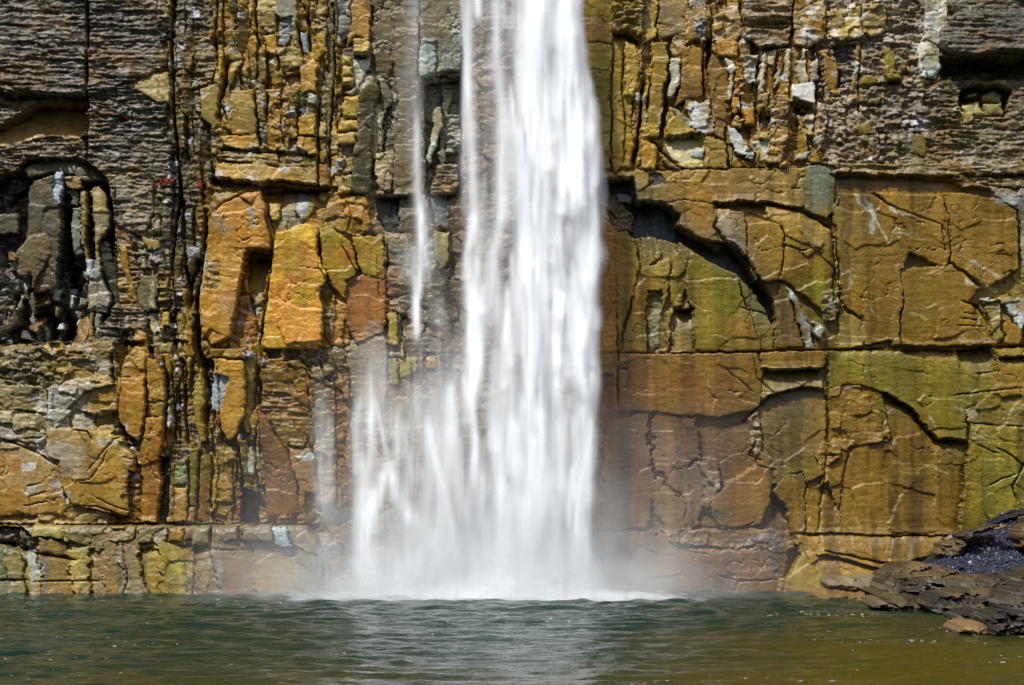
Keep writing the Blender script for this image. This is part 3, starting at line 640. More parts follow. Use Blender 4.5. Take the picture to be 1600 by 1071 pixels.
c_ = ((150,132,84),(122,110,88),(176,160,140),(160,120,80),(186,158,90),(170,166,160),(150,126,84),(190,164,80),(166,132,60),(196,170,86),(150,116,80),(156,116,84),(150,132,120),(168,128,94))
xs = [-96, 20, 52, 78, 120, 150, 176, 200, 232, 262, 296, 312, 344, 400, 470]
for i in range(14):
    a, b2 = xs[i], xs[i + 1]; t = 844 + (i % 3) * 6
    P(SL, f'{a-6},{t} {b2-7},{t} {b2},900 {b2+8},945 {a+8},945 {a},900', 1.75 + .25 * ((i * 37) % 5) / 5, c_[i], 's', g=(.9 * ((i % 3) - 1), .7), b=.02, j=2.2, col2=c_[(i + 5) % 14])
# ---- undercuts, open joints
OV('-96,142 0,140 20,150 60,142 100,146 138,148', .9, 26)
OV('325,278 400,286 460,294 515,294', .8, 12)
OV('24,262 40,248 80,244 120,246 150,260 168,280', .3, 10)
OV('386,390 428,396', 1.2, 12)
OV('988,312 1040,314 1062,338', .8, 16, .04); OV('1056,350 1100,374 1140,380 1160,398 1184,432 1206,470', .7, 12, .04)
OV('938,277 992,276', .8, 16)
OV('1112,318 1150,314 1190,318 1230,324 1264,338 1296,356', .5, 9)
OV('1050,485 1082,483', .5, 10); OV('1034,214 1098,211', .5, 9)
OV('1188,577 1284,575', .7, 8); OV('1180,640 1200,616 1250,602 1290,607', .2, 5)
OV('1375,612 1400,622 1424,640 1442,664 1462,686 1512,691', .55, 8)
OV('1494,545 1550,541', .9, 12); OV('1406,546 1440,543 1494,546', .4, 5)
OV('1555,560 1697,557', .5, 5); OV('1300,547 1340,545 1404,547', .3, 5)
OV('1464,90 1500,94 1560,88 1697,90', 1.0, 20); OV('1500,140 1520,132 1560,133 1580,142', .6, 8)
OV('1380,126 1406,127', .4, 6); OV('1186,74 1212,72', .7, 8); OV('956,52 976,50 994,62 1004,66', .6, 8)
OV('1254,832 1500,836', .25, 6); OV('1236,158 1272,170', .6, 10); OV('1257,212 1270,214', .5, 8)
OV('1276,760 1290,752 1310,800', .4, 20); OV('1206,776 1222,784 1230,800', .5, 20)
OV('655,124 690,114 722,116', .8, 14); OV('586,306 656,304', .5, 10); OV('680,300 712,302', .4, 8)
OV('340,232 396,236 446,236 496,244', .35, 5); OV('555,86 580,84', .7, 8)
OV('408,298 456,294 500,296', .7, 12); OV('-96,816 60,818 240,816 500,818', .35, 5)
OV('188,690 222,694', .4, 6); OV('236,484 246,483', .6, 6); OV('262,532 300,534', .5, 7)
OV('1270,864 1300,868 1340,878 1380,888', .5, 5); OV('1060,852 1150,856 1180,850', .2, 6)
OV('0,536 60,538 130,532', .5, 10); OV('186,534 226,532', .5, 10)
OV('1290,274 1400,276 1500,282', .25, 4); OV('1500,270 1697,276', .5, 7)
OV('1340,486 1350,500', .3, 8)
OVX('384,396 378,440 372,466', .5, 10, 1); OVX('404,500 412,560 402,610 396,650', .5, 6, -1)
OVX('168,280 176,320 184,360', .5, 12, -1)
OVX('1298,360 1304,420 1312,470', .3, 6, -1)
OVX('1514,692 1506,760 1497,836', .35, 8, -1)
for s, w, dp in (
 ('138,-80 138,60 136,150 135,272', 2.2, .9), ('272,-80 268,60 271,150 276,240 282,300 286,340 292,420 300,500', 3.2, 1.0),
 ('284,280 276,340 270,400 262,470', 2.2, .8), ('322,330 318,400 308,470 312,540 324,600 326,690', 4.5, 1.1), ('310,400 300,440 296,480', 5, 1.0),
 ('356,94 352,130 344,160 340,190', 4, 1.0), ('344,160 356,192', 2.5, .7), ('418,150 417,186', 2.2, .8),
 ('396,140 404,190 408,232', 2, .5), ('342,-60 338,60 340,120', 2, .6), ('396,-60 400,50 410,80', 2, .7), ('464,36 468,70 474,90', 2, .8), ('482,20 484,84', 3, .7),
 ('522,0 522,130 516,220 518,290', 1.8, .5), ('442,120 440,200 446,236', 1.2, .3), ('498,150 498,250 497,290', 1.4, .5),
 ('336,330 352,318 380,304 408,298', 2.2, .7), ('428,396 422,440 416,480 408,540', 2.5, .8), ('402,570 408,610 402,640', 3, .8),
 ('258,560 262,640 258,700 252,730', 2.2, .7), ('268,560 272,640 276,700', 1.6, .6), ('292,560 290,640 296,700', 2.2, .8), ('280,600 282,680', 1.4, .6),
 ('340,560 348,690 376,700', 1.2, .4), ('372,692 380,740 378,770', 3, .9), ('404,660 398,700 404,760', 2.4, .8), ('364,720 368,800', 1.4, .5), ('312,700 310,800', 1.6, .6), ('297,710 296,800', 1.6, .6), ('333,700 333,800', 1.2, .5),
 ('386,460 392,470 400,498', 3, .6), ('396,480 404,476', 2.4, .6),
 ('230,545 230,640 226,690', 1.2, .4), ('94,320 98,360 96,420', 4.5, .9), ('98,330 102,420', 4, .8), ('138,300 143,360 146,400', 2, .6), ('170,300 176,350 184,420', 3, .6),
 ('20,455 6,500', 6, .8), ('60,490 80,500 70,530', 7, .9), ('90,480 100,510 92,535', 7, .9), ('104,420 110,450 120,440', 6, .8), ('44,430 40,470', 3, .5),
 ('0,320 20,300 40,290', 5, .8),
 ('1005,120 1000,180 995,230 990,262', 3.4, 1.0), ('960,66 956,120 955,262', 1.4, .4), ('974,70 972,140 978,200 974,262', 1.6, .4), ('1100,70 1096,150', 1.4, .4),
 ('1046,120 1038,180 1028,220', 2, .5), ('1012,214 1030,232 1046,250 1066,266', 2, .5), ('1150,170 1158,184 1150,190', 1.4, .5), ('1160,196 1178,198', 1.2, .4),
 ('1184,84 1180,150 1178,196', 1.3, .4), ('1274,70 1280,100 1290,160', 1.8, .5), ('1312,110 1310,140', 3, .6), ('1344,72 1340,140 1342,190', 1.3, .5),
 ('1292,545 1292,620 1294,700', 1.4, .4), ('1292,700 1284,760 1278,834', 1.2, .3), ('940,551 1060,553 1190,550 1300,546 1400,544', 1.8, .35), ('1550,542 1697,538', 1.4, .4),
 ('966,540 966,640', 2, .4), ('964,576 984,577', 1.6, .5), ('1150,440 1160,470 1168,482', 1, .3), ('1152,480 1190,490 1212,503', 1.2, .35), ('1166,352 1164,410', 1.2, .35), ('1216,352 1224,372 1218,440', 1.0, .3),
 ('1222,384 1250,394 1262,392', .9, .3), ('1304,360 1308,420 1312,470 1320,486', 1.8, .4), ('1480,346 1484,400 1476,420', 1.2, .3), ('1386,322 1410,330 1440,342 1470,352 1480,372', 1.1, .22), ('1470,352 1476,400', 1.6, .2),
 ('1500,470 1530,480 1546,508 1552,520', 1.4, .4), ('1496,500 1534,501', .7, .18), ('1490,510 1540,512', .7, .18), ('1500,490 1530,492', .7, .18),
 ('1540,470 1552,466 1562,474', 1, .3), ('1200,620 1160,660 1184,640', 1.1, .3), ('1174,550 1180,590 1190,600 1230,630', 1, .2), ('1130,575 1160,600 1178,616', 1, .2),
 ('1554,700 1580,712 1600,730', 1.2, .35), ('1600,720 1580,760 1590,790', 1.4, .4), ('1520,694 1560,710', .8, .25), ('1540,760 1560,750 1585,740', .9, .25), ('1536,800 1550,822', .8, .2),
 ('1500,660 1560,664 1600,668', 1, .25), ('1480,620 1540,612 1600,606', .9, .22), ('1520,584 1560,580', .9, .2),
 ('1120,820 1150,826 1180,816', 1.2, .3), ('1180,690 1170,710 1190,720', 1.2, .3), ('1270,712 1280,730', 1.2, .4), ('1040,844 1060,858 1106,866', 1, .25), ('1120,898 1150,906 1210,906', 1.4, .4),
 ('0,684 30,694 60,706 95,728', 2.0, .35), ('40,686 74,684', 1, .25), ('140,740 160,712 184,686 200,680', 1, .22), ('120,752 146,750 160,730 174,702', .9, .2), ('50,776 80,768', .9, .25), ('40,790 78,784', .9, .25), ('46,760 72,754', .8, .2),
 ('0,640 40,642 74,648', 1, .3), ('120,790 160,792 200,806', 1.1, .3), ('150,774 180,790 210,800', 1, .25), ('120,672 144,674 152,690', 1.2, .3),
 ('0,845 30,852 60,862', 5, .7), ('60,862 130,872', 3, .4), ('52,872 48,900 60,940', 2, .4), ('0,905 60,903', 1.6, .35), ('60,906 180,904', 1, .3), ('312,850 308,940', 1.2, .3), ('340,855 400,860', 1, .25), ('384,850 386,820', 1.4, .3), ('336,822 336,850', 1.4, .3),
 ('452,824 462,866 452,870', 1.4, .3), ('200,846 208,900 200,940', 1.2, .25), ('496,366 500,420 520,460', 1, .25), ('540,310 550,340 540,370', 1, .25), ('532,380 560,430', 1, .25), ('470,420 520,424', .7, .12), ('590,400 592,470', .8, .2),
 ('606,366 604,480 608,540', 1.2, .3), ('642,560 644,640 640,700', 1.4, .3), ('650,550 690,552 720,550', 1.4, .3), ('500,560 508,590 520,600', 1.2, .35), ('440,566 470,560 486,580', 1.2, .3), ('470,640 486,644 480,600', 1.2, .35)):
    K(s, w, dp)
def blur(A, r):
    for ax in (0, 1):
        pw = [(0, 0)] * A.ndim; pw[ax] = (r + 1, r); c = np.cumsum(np.pad(A, pw, mode='edge'), axis=ax, dtype=np.float64)
        n = A.shape[ax]; hi = np.take(c, np.arange(n) + 2 * r + 1, axis=ax); lo = np.take(c, np.arange(n), axis=ax)
        A = ((hi - lo) / (2 * r + 1)).astype(np.float32)
    return A
# mineral staining runs across the joints: soften the tints between neighbouring slabs
LS = np.log(np.maximum(C1, .004)); mixw = (.08 + .5 * sm(836, 850, Y) * sm(520, 480, X) + .55 * sm(900, 980, X) * sm(262, 300, Y) + .17 * sm(900, 980, X) * sm(545, 600, Y) + .3 * sm(260, 220, X) * sm(590, 640, Y) * sm(836, 820, Y))[..., None] * (1 - sm(.35, .5, C1[..., 2]))[..., None]
C1 = np.exp(LS * (1 - mixw) + blur(blur(LS, 13), 13) * mixw)
# ---- stains, run-off, lichen, painted sheen
for a in ((345,350,26,22,(176,150,130),.6), (360,480,24,30,(180,150,140),.35), (470,420,30,30,(222,176,30),.7), (440,410,16,40,(206,140,40),.6), (470,330,10,40,(176,176,196),.7), (570,400,30,24,(170,110,66),.6),
 (590,520,20,20,(176,176,180),.4), (560,330,30,24,(196,130,64),.6), (30,728,32,12,(196,124,60),.7), (90,640,20,50,(188,188,200),.7), (130,640,30,30,(180,178,182),.6), (120,720,26,40,(180,170,160),.5), (20,690,24,30,(190,176,166),.5),
 (10,664,30,20,(172,160,140),.5), (210,765,12,40,(130,86,36),.6), (150,570,40,14,(170,170,190),.4), (8,310,14,22,(150,150,160),.6), (60,330,20,40,(120,114,110),.4),
 (1275,455,13,38,(160,150,24),.8), (1262,440,16,20,(166,146,36),.6), (1430,480,40,60,(134,112,38),.5), (1370,480,40,50,(160,106,50),.5), (1340,320,40,16,(166,104,60),.5), (1440,330,50,20,(160,100,56),.5), (1560,340,40,22,(150,108,54),.5),
 (1000,480,24,50,(170,116,54),.5), (1120,470,30,40,(150,134,44),.5), (1150,520,40,24,(170,110,50),.5), (1320,650,30,60,(160,104,40),.5), (1400,780,80,40,(150,84,22),.6), (1470,790,24,40,(150,76,20),.6), (1340,740,24,60,(160,92,30),.5), (1480,720,30,40,(134,110,50),.6),
 (1040,600,50,24,(160,90,40),.5), (1160,740,30,14,(172,104,50),.6), (1000,700,40,50,(130,100,96),.5), (980,870,40,30,(120,100,104),.5), (1130,800,18,10,(92,92,50),.45), (1280,910,40,16,(156,140,44),.7), (1240,900,20,30,(170,140,40),.6),
 (1050,845,40,14,(116,116,100),.6), (1180,845,30,10,(120,120,140),.5), (1100,20,40,20,(160,130,100),.4), (1180,45,40,24,(110,92,60),.5), (1320,110,30,20,(150,150,150),.5), (1400,60,40,30,(190,180,160),.4),
 (1455,50,22,44,(208,210,222),.6), (1390,180,50,40,(150,144,128),.5), (1560,100,30,20,(96,92,88),.4), (1575,308,30,14,(196,198,214),.7), (640,200,18,90,(116,98,76),.5), (600,60,16,60,(110,90,66),.5), (690,40,20,40,(140,120,96),.4),
 (100,570,60,9,(96,96,30),.85), (30,590,30,10,(88,88,26),.85), (60,556,24,9,(110,104,36),.7), (600,450,30,40,(176,110,70),.5), (620,420,24,30,(160,130,100),.4), (690,520,20,24,(176,112,80),.5),
 (40,880,20,24,(176,150,70),.5), (70,890,20,24,(180,180,190),.5), (130,870,16,20,(176,146,70),.5), (10,890,20,20,(110,110,64),.5), (260,870,30,14,(186,160,60),.5), (290,880,20,40,(196,170,80),.4), (120,925,80,14,(180,120,70),.5), (190,920,16,24,(200,150,70),.5),
 (290,780,16,12,(190,146,100),.5), (285,735,14,14,(150,170,120),.6), (316,780,8,20,(150,90,40),.6), (440,760,20,30,(112,72,44),.5), (430,690,14,30,(176,110,50),.4), (475,712,18,6,(196,196,204),.8)):
    B(*a)
for k_ in range(60):      # pale mineral skins and painted sky sheen over the upper right beds, the joint zone and the lower left slabs
    if k_ < 34: x_, y_ = random.uniform(1150, 1475), random.uniform(-10, 250)
    elif k_ < 46: x_, y_ = random.uniform(30, 210), random.uniform(590, 800)
    else: x_, y_ = random.uniform(180, 560), random.uniform(20, 300)
    B(x_, y_, random.uniform(5, 15), random.uniform(4, 12), (204, 198, 206), .75)
for a in ((70,700,30,26,(190,180,188),.6), (20,680,20,18,(184,174,190),.6), (110,700,30,40,(186,174,170),.5), (84,760,18,14,(186,176,180),.5), (60,760,14,10,(176,160,150),.5)):
    B(*a)
for s, w, c, a in (
 ('1334,305 1340,320 1358,330 1372,360 1384,380', 3.5, (206,196,190), .85), ('1356,322 1362,350 1360,364', 4, (200,196,196), .8), ('1346,310 1356,330', 3, (204,200,200), .8),
 ('1390,366 1430,370', 2, (196,180,160), .6), ('1510,408 1540,420 1562,438', 3, (206,190,176), .8), ('1508,440 1530,446 1556,452', 3, (214,200,180), .85), ('1480,386 1560,384', 1.5, (190,166,130), .5),
 ('1388,326 1400,332 1424,338', 3, (206,196,184), .7), ('1322,424 1326,444 1314,470', 3, (206,192,176), .7), ('1328,430 1340,440', 2, (206,192,176), .7), ('1360,480 1362,490', 3, (200,190,180), .7), ('1420,490 1446,500', 2.4, (200,186,150), .7),
 ('1480,530 1550,534', 4, (196,180,160), .6), ('1480,520 1540,522', 2, (190,160,120), .5), ('1394,720 1420,724 1450,726 1480,740', 2, (206,186,120), .6), ('1400,736 1440,730 1470,736', 2, (200,180,120), .5), ('1410,740 1440,742', 2, (206,186,120), .5), ('1370,688 1384,690 1402,694', 2.5, (210,186,150), .7), ('1376,740 1390,760 1400,780', 2, (200,176,120), .5),
 ('1336,812 1344,830', 4, (206,180,150), .6), ('1380,790 1400,796', 2, (200,170,120), .5), ('1420,850 1418,880', 6, (196,176,150), .6), ('1470,866 1450,880', 8, (180,160,140), .5), ('1360,836 1420,838', 2, (200,180,140), .6),
 ('1440,666 1452,690', 2, (200,180,130), .5), ('1448,650 1460,668', 3, (190,184,180), .7), ('1500,640 1520,652 1544,636', 3, (200,180,150), .6), ('1490,636 1520,644', 3, (190,170,130), .6), ('1520,660 1600,664', 3, (190,176,150), .6),
 ('1268,262 1270,330', 7, (126,134,130), .7), ('1284,262 1286,320', 5, (110,128,140), .6), ('1250,262 1252,310', 5, (176,150,100), .6), ('1224,268 1226,320', 4, (190,160,110), .5),
 ('1205,830 1208,900', 6, (110,104,112), .6), ('1250,730 1248,830', 3, (140,130,130), .6), ('1040,560 1042,650', 8, (130,104,56), .5), ('1100,560 1104,640', 10, (150,120,60), .5), ('1150,560 1150,600', 6, (140,124,60), .5),
 ('1356,552 1358,600', 6, (120,110,60), .5), ('1420,760 1424,830', 8, (130,80,26), .5), ('1340,770 1336,830', 8, (160,110,40), .5), ('1380,700 1376,800', 7, (132,84,26), .5), ('1450,700 1452,780', 7, (126,104,44), .5),
 ('1560,330 1562,440', 6, (150,116,60), .5), ('1520,330 1522,420', 5, (146,104,46), .5), ('1440,420 1442,520', 8, (128,110,40), .5), ('1240,400 1242,440', 6, (176,140,70), .5), ('1206,380 1208,430', 5, (180,140,80), .5),
 ('1000,400 1000,540', 5, (130,104,50), .5), ('1090,400 1092,540', 6, (134,118,44), .5), ('1120,430 1122,540', 6, (140,112,50), .5), ('1192,330 1260,346', 3, (190,160,90), .5), ('1190,80 1194,140', 4, (170,116,60), .4),
 ('368,310 372,380', 3, (170,130,90), .5), ('392,330 398,360', 4, (176,166,170), .7), ('404,430 402,470', 10, (196,158,84), .5), ('438,380 436,460', 5, (200,136,40), .5), ('452,370 452,430', 6, (216,170,60), .5), ('486,376 488,420', 5, (210,150,50), .5), ('560,330 562,400', 5, (160,140,60), .5), ('590,372 594,410', 5, (170,150,60), .5),
 ('628,0 630,300', 8, (112,94,72), .5), ('646,40 646,300', 5, (150,130,104), .5), ('620,0 622,200', 4, (140,122,96), .5), ('570,160 566,290', 5, (70,62,44), .5),
 ('60,860 66,935', 7, (176,178,196), .6), ('100,860 104,930', 8, (140,110,84), .5), ('150,860 160,935', 8, (190,160,100), .5), ('196,862 204,936', 5, (196,190,184), .7), ('230,860 236,930', 8, (120,104,74), .5), ('276,850 296,930', 5, (210,190,130), .6), ('246,850 262,930', 6, (150,130,70), .5), ('350,880 354,925', 8, (180,170,170), .5), ('440,830 462,864', 8, (176,184,206), .6), ('10,860 14,930', 8, (120,120,70), .5), ('84,860 86,930', 5, (110,110,130), .5), ('320,862 318,925', 7, (150,100,70), .5), ('386,870 384,920', 8, (176,136,110), .5),
 ('240,610 242,680', 5, (186,130,60), .4), ('206,600 208,670', 6, (210,160,80), .4), ('240,700 238,800', 5, (170,112,46), .5), ('282,760 284,800', 5, (206,156,90), .4), ('352,620 352,670', 6, (212,158,76), .4), ('318,710 316,780', 4, (110,92,40), .5), ('352,740 348,800', 5, (180,140,60), .5)):
    SK(s, w, c, a)
# ---- detail relief from the style weights
smooth = np.clip(1 - W[2] - W[3] - W[0], 0, 1) * np.clip(1.3 - W[1], 0, 1)
RT = sm(920, 960, X) * sm(262, 290, Y)      # the massive beds right of the fall
W[3] += .17 * np.exp(-DE / 5) * smooth * (1 - .8 * RT); W[1] += .14 * np.exp(-DE / 12) * smooth * (1 - .85 * RT)
W[5] *= 1 - .45 * RT      # broken margins
# hairline fractures that break the larger slabs
CR = np.abs(fbm(X + WX * 2, Y + WY * 2, 110, 70, 4, 81)); CR2 = np.abs(fbm(X + WX, Y + WY, 46, 60, 3, 83))
H -= smooth * (.12 * sm(.012, 0, CR) * sm(.0, .3, fbm(X, Y, 120, 120, 2, 82)) + .10 * sm(.016, 0, CR2) * sm(.15, .35, fbm(X, Y, 90, 90, 2, 84)))
H += .07 * smooth * FL
FIELDS = (FC, FF, FH, FK, LAM, SHELL, FINE)
for k in range(NST): H += W[k] * AMP[k] * FIELDS[k]
H += .28 * fbm(X, Y, 420, 380, 2, 61)
# ---- albedo: each bed and block has its own tint, plus blotches and vertical run-off
bv = (VC[0] - .5) * np.minimum(W[0], 1) * .5 + (VF[0] - .5) * np.minimum(W[1], 1) * .35 + (VH[0] - .5) * np.minimum(W[2], 1) * .4 + (VK[0] - .5) * np.minimum(W[3], 1) * .4
bl = fbm(X, Y, 40, 34, 4, 71); st_ = fbm(X + WX, Y, 9, 170, 3, 72) * (1 - .8 * np.minimum(W[2] + W[3], 1))
sw = (fbm(X + WX, Y, 20, 260, 3, 91) * RT + .4 * fbm(X + WX, Y, 16, 120, 3, 92) * (1 - RT))[..., None]
C1 *= 1 + sw * np.array([.42, .34, .20], np.float32)
wet = sm(.12, .5, fbm(X + WX, Y, 15, 240, 3, 95)) * (.25 + .75 * RT) * (1 - .7 * np.clip(W[2] + W[3], 0, 1))      # dark seepage streaks
C1 *= (1 - .42 * wet)[..., None]
C1 *= (1 + bv + .26 * bl + .2 * st_)[..., None]
warm = fbm(X, Y, 60, 80, 3, 73)[..., None]
C1 *= 1 + warm * np.array([.05, -.02, -.2], np.float32)
grain = vn(X / 2.1, Y / 1.9, 74)[..., None]; C1 *= 1 + .26 * grain + .22 * fbm(X, Y, 6, 4, 2, 79)[..., None]
tanp = (sm(.05, .35, fbm(X, Y, 70, 36, 4, 93)) * np.clip(W[2], 0, 1) * .55)[..., None]      # tan and ochre beds in the grey shale
C1 = C1 * (1 - tanp) + np.array([.30, .20, .085], np.float32) * tanp
crumb = np.clip(W[2] + W[3], 0, 1)          # pale dry flakes on the crumbling beds
pf = sm(.30 - PALE, .46 - PALE, fbm(X, Y, 13, 6, 3, 75) + .25 * (VK[0] - .5)) * crumb * .55
C1 = C1 * (1 - pf[..., None]) + np.array([.50, .47, .45], np.float32) * pf[..., None]
rf = sm(.25, .5, fbm(X, Y, 26, 30, 3, 76)) * np.clip(W[2] + W[3] + W[0], 0, 1) * .45   # rust
C1 = C1 * (1 - rf[..., None]) + np.array([.34, .17, .045], np.float32) * rf[..., None]
lum = (C1 @ np.array([.3, .59, .11], np.float32))[..., None]
C1 = lum + (C1 - lum) * 1.12
C1[..., 1] = np.maximum(C1[..., 1], C1[..., 0] / (2.5 - .55 * RT * sm(1080, 1240, X))); C1[..., 2] = np.maximum(C1[..., 2], C1[..., 0] * .07)
ochre = (1 - np.clip(W[2] + .6 * W[3], 0, 1))[..., None]; C1 *= 1 + ochre * np.array([-.07, .05, -.10], np.float32) + (1 - ochre) * np.array([-.17, -.17, -.22], np.float32)
# sky glints painted pale lavender on single facets
glint = np.maximum((VK[0] > .93) * np.clip(W[3] + .5 * W[0] + .5 * W[1], 0, 1), (VF[0] > .95) * np.clip(W[1] + W[0], 0, 1) * .8) * sm(-.1, .15, fbm(X, Y, 8, 20, 3, 88)) * sm(-.25, .2, fbm(X, Y, 150, 120, 2, 89))
C1 = C1 * (1 - .75 * glint[..., None]) + np.array([.60, .60, .68], np.float32) * .75 * glint[..., None]
C1 = np.clip(C1 * (ALB + (.86 - ALB) * sm(.22, .5, C1[..., 2]))[..., None], .006, .85)
RGH = np.clip(W[NST] - .1 * wet + .12 * fbm(X, Y, 30, 50, 3, 78) - .12, .1, .9)
# ---- big column blocks and shale lumps of the untraced zones become pieces of their own
def grow(V, mask, kind, least, room):
    key = np.where(mask, (V[0] * 16777216).astype(np.int64) + 1, 0); u, inv, n = np.unique(key, return_inverse=True, return_counts=True)
    inv = inv.reshape(key.shape); n[0] = 0 if u[0] == 0 else n[0]
    for k in np.argsort(-n)[:room]:
        if n[k] < least: break
        REG.append(kind); ID[inv == k] = len(REG)
grow(VC, (ID == 0) & (W[0] > .7) & (X > 150), RC, 90, 290 - sum(r == RC for r in REG))
grow(VF, (ID == 0) & (W[1] > .55) & (W[0] < .5), RB, 110, 290 - sum(r == RB for r in REG))
OUT = H                                                  # metres towards the viewer
PX = (X - CX) / PXM; PZ = HC - (Y - 750) / PXM
Vall = np.stack([PX, -OUT, PZ], -1).reshape(-1, 3)
Call = np.concatenate([C1, RGH[..., None]], -1).reshape(-1, 4)
idc = ID[:-1, :-1]
i00 = (np.arange(NY - 1)[:, None] * NX + np.arange(NX - 1)[None, :])
def cut(mask_idx, name, parent, skirt=.5):
    """cells -> a piece of the face with its own edges running back into the rock"""
    a = mask_idx
    F = np.stack([a, a + NX, a + NX + 1, a + 1], -1)
    E = np.concatenate([F[:, [0, 1]], F[:, [1, 2]], F[:, [2, 3]], F[:, [3, 0]]])
    key = np.minimum(E[:, 0], E[:, 1]).astype(np.int64) * (NX * NY) + np.maximum(E[:, 0], E[:, 1])
    _, inv, cnt = np.unique(key, return_inverse=True, return_counts=True)
    Eb = E[cnt[inv] == 1]
    u, fi = np.unique(F, return_inverse=True); fi = fi.reshape(F.shape)
    V = Vall[u]; C = Call[u]
    if skirt:
        ub = np.unique(Eb); cen = V.mean(0)
        vb = Vall[ub].copy(); vb[:, [0, 2]] = cen[[0, 2]] + (vb[:, [0, 2]] - cen[[0, 2]]) * .94; vb[:, 1] += skirt
        ia = np.searchsorted(u, Eb); ib = np.searchsorted(ub, Eb) + len(u)
        S = np.stack([ia[:, 1], ia[:, 0], ib[:, 0], ib[:, 1]], -1)
        fi = np.concatenate([fi, S]); V = np.concatenate([V, vb]); C = np.concatenate([C, Call[ub]])
    org = np.array([V[:, 0].mean(), V[:, 1].max(), V[:, 2].mean()], np.float32)
    o = mesh_np(name, V - org, fi, ROCK, None, C)
    o.location = org
    if parent is not None: o.parent = parent
    return o
flat = idc.ravel(); allc = i00.ravel()
order = np.argsort(flat, kind='stable'); fs = flat[order]
ids, starts = np.unique(fs, return_index=True); ends = np.append(starts[1:], len(fs))
cliff = None; ncnt = {}
for r, a, b in zip(ids, starts, ends):
    cells = allc[order[a:b]]
    if r == 0:
        cliff = cut(cells, 'cliff', None, 0); cliff.location; tag(cliff, kind='structure')
for r, a, b in zip(ids, starts, ends):
    if r == 0 or b - a < 12: continue
    o = cut(allc[order[a:b]], REG[r - 1], None)
    o.parent = cliff; o.location = o.location - cliff.location

# the wall carries on beyond the picture, more coarsely
def wall_on(x0, x1, y0, y1):
    x, y = np.meshgrid(np.arange(x0, x1 + 1, 7, dtype=np.float32), np.arange(y0, y1 + 1, 7, dtype=np.float32))
    v = voro(x, y, 60, 34, 301); w_ = voro(x, y, 22, 150, 302)
    h = .1 + .5 * facet(v, .8, .9) + .5 * facet(w_, .8, .4) + .6 * fbm(x, y, 420, 380, 2, 61)
    t = sm(-.2, .25, fbm(x, y, 160, 120, 4, 303))[..., None]; c = (lin((112, 98, 74)) * (1 - t) + lin((168, 128, 70)) * t) * ALB * (1 + .5 * (v[0] - .5))[..., None]
    V = np.stack([(x - CX) / PXM, -h, HC - (y - 750) / PXM], -1).reshape(-1, 3); ny, nx = x.shape
    i = (np.arange(ny - 1)[:, None] * nx + np.arange(nx - 1)[None]).ravel()
    o = mesh_np('cliff', V, np.stack([i, i + nx, i + nx + 1, i + 1], -1), ROCK, None, np.concatenate([c, np.full(x.shape + (1,), .35)], -1).reshape(-1, 4)); tag(o, kind='structure')
wall_on(-700, -92, -420, 945); wall_on(1692, 2300, -420, 945); wall_on(-92, 1692, -420, -77)
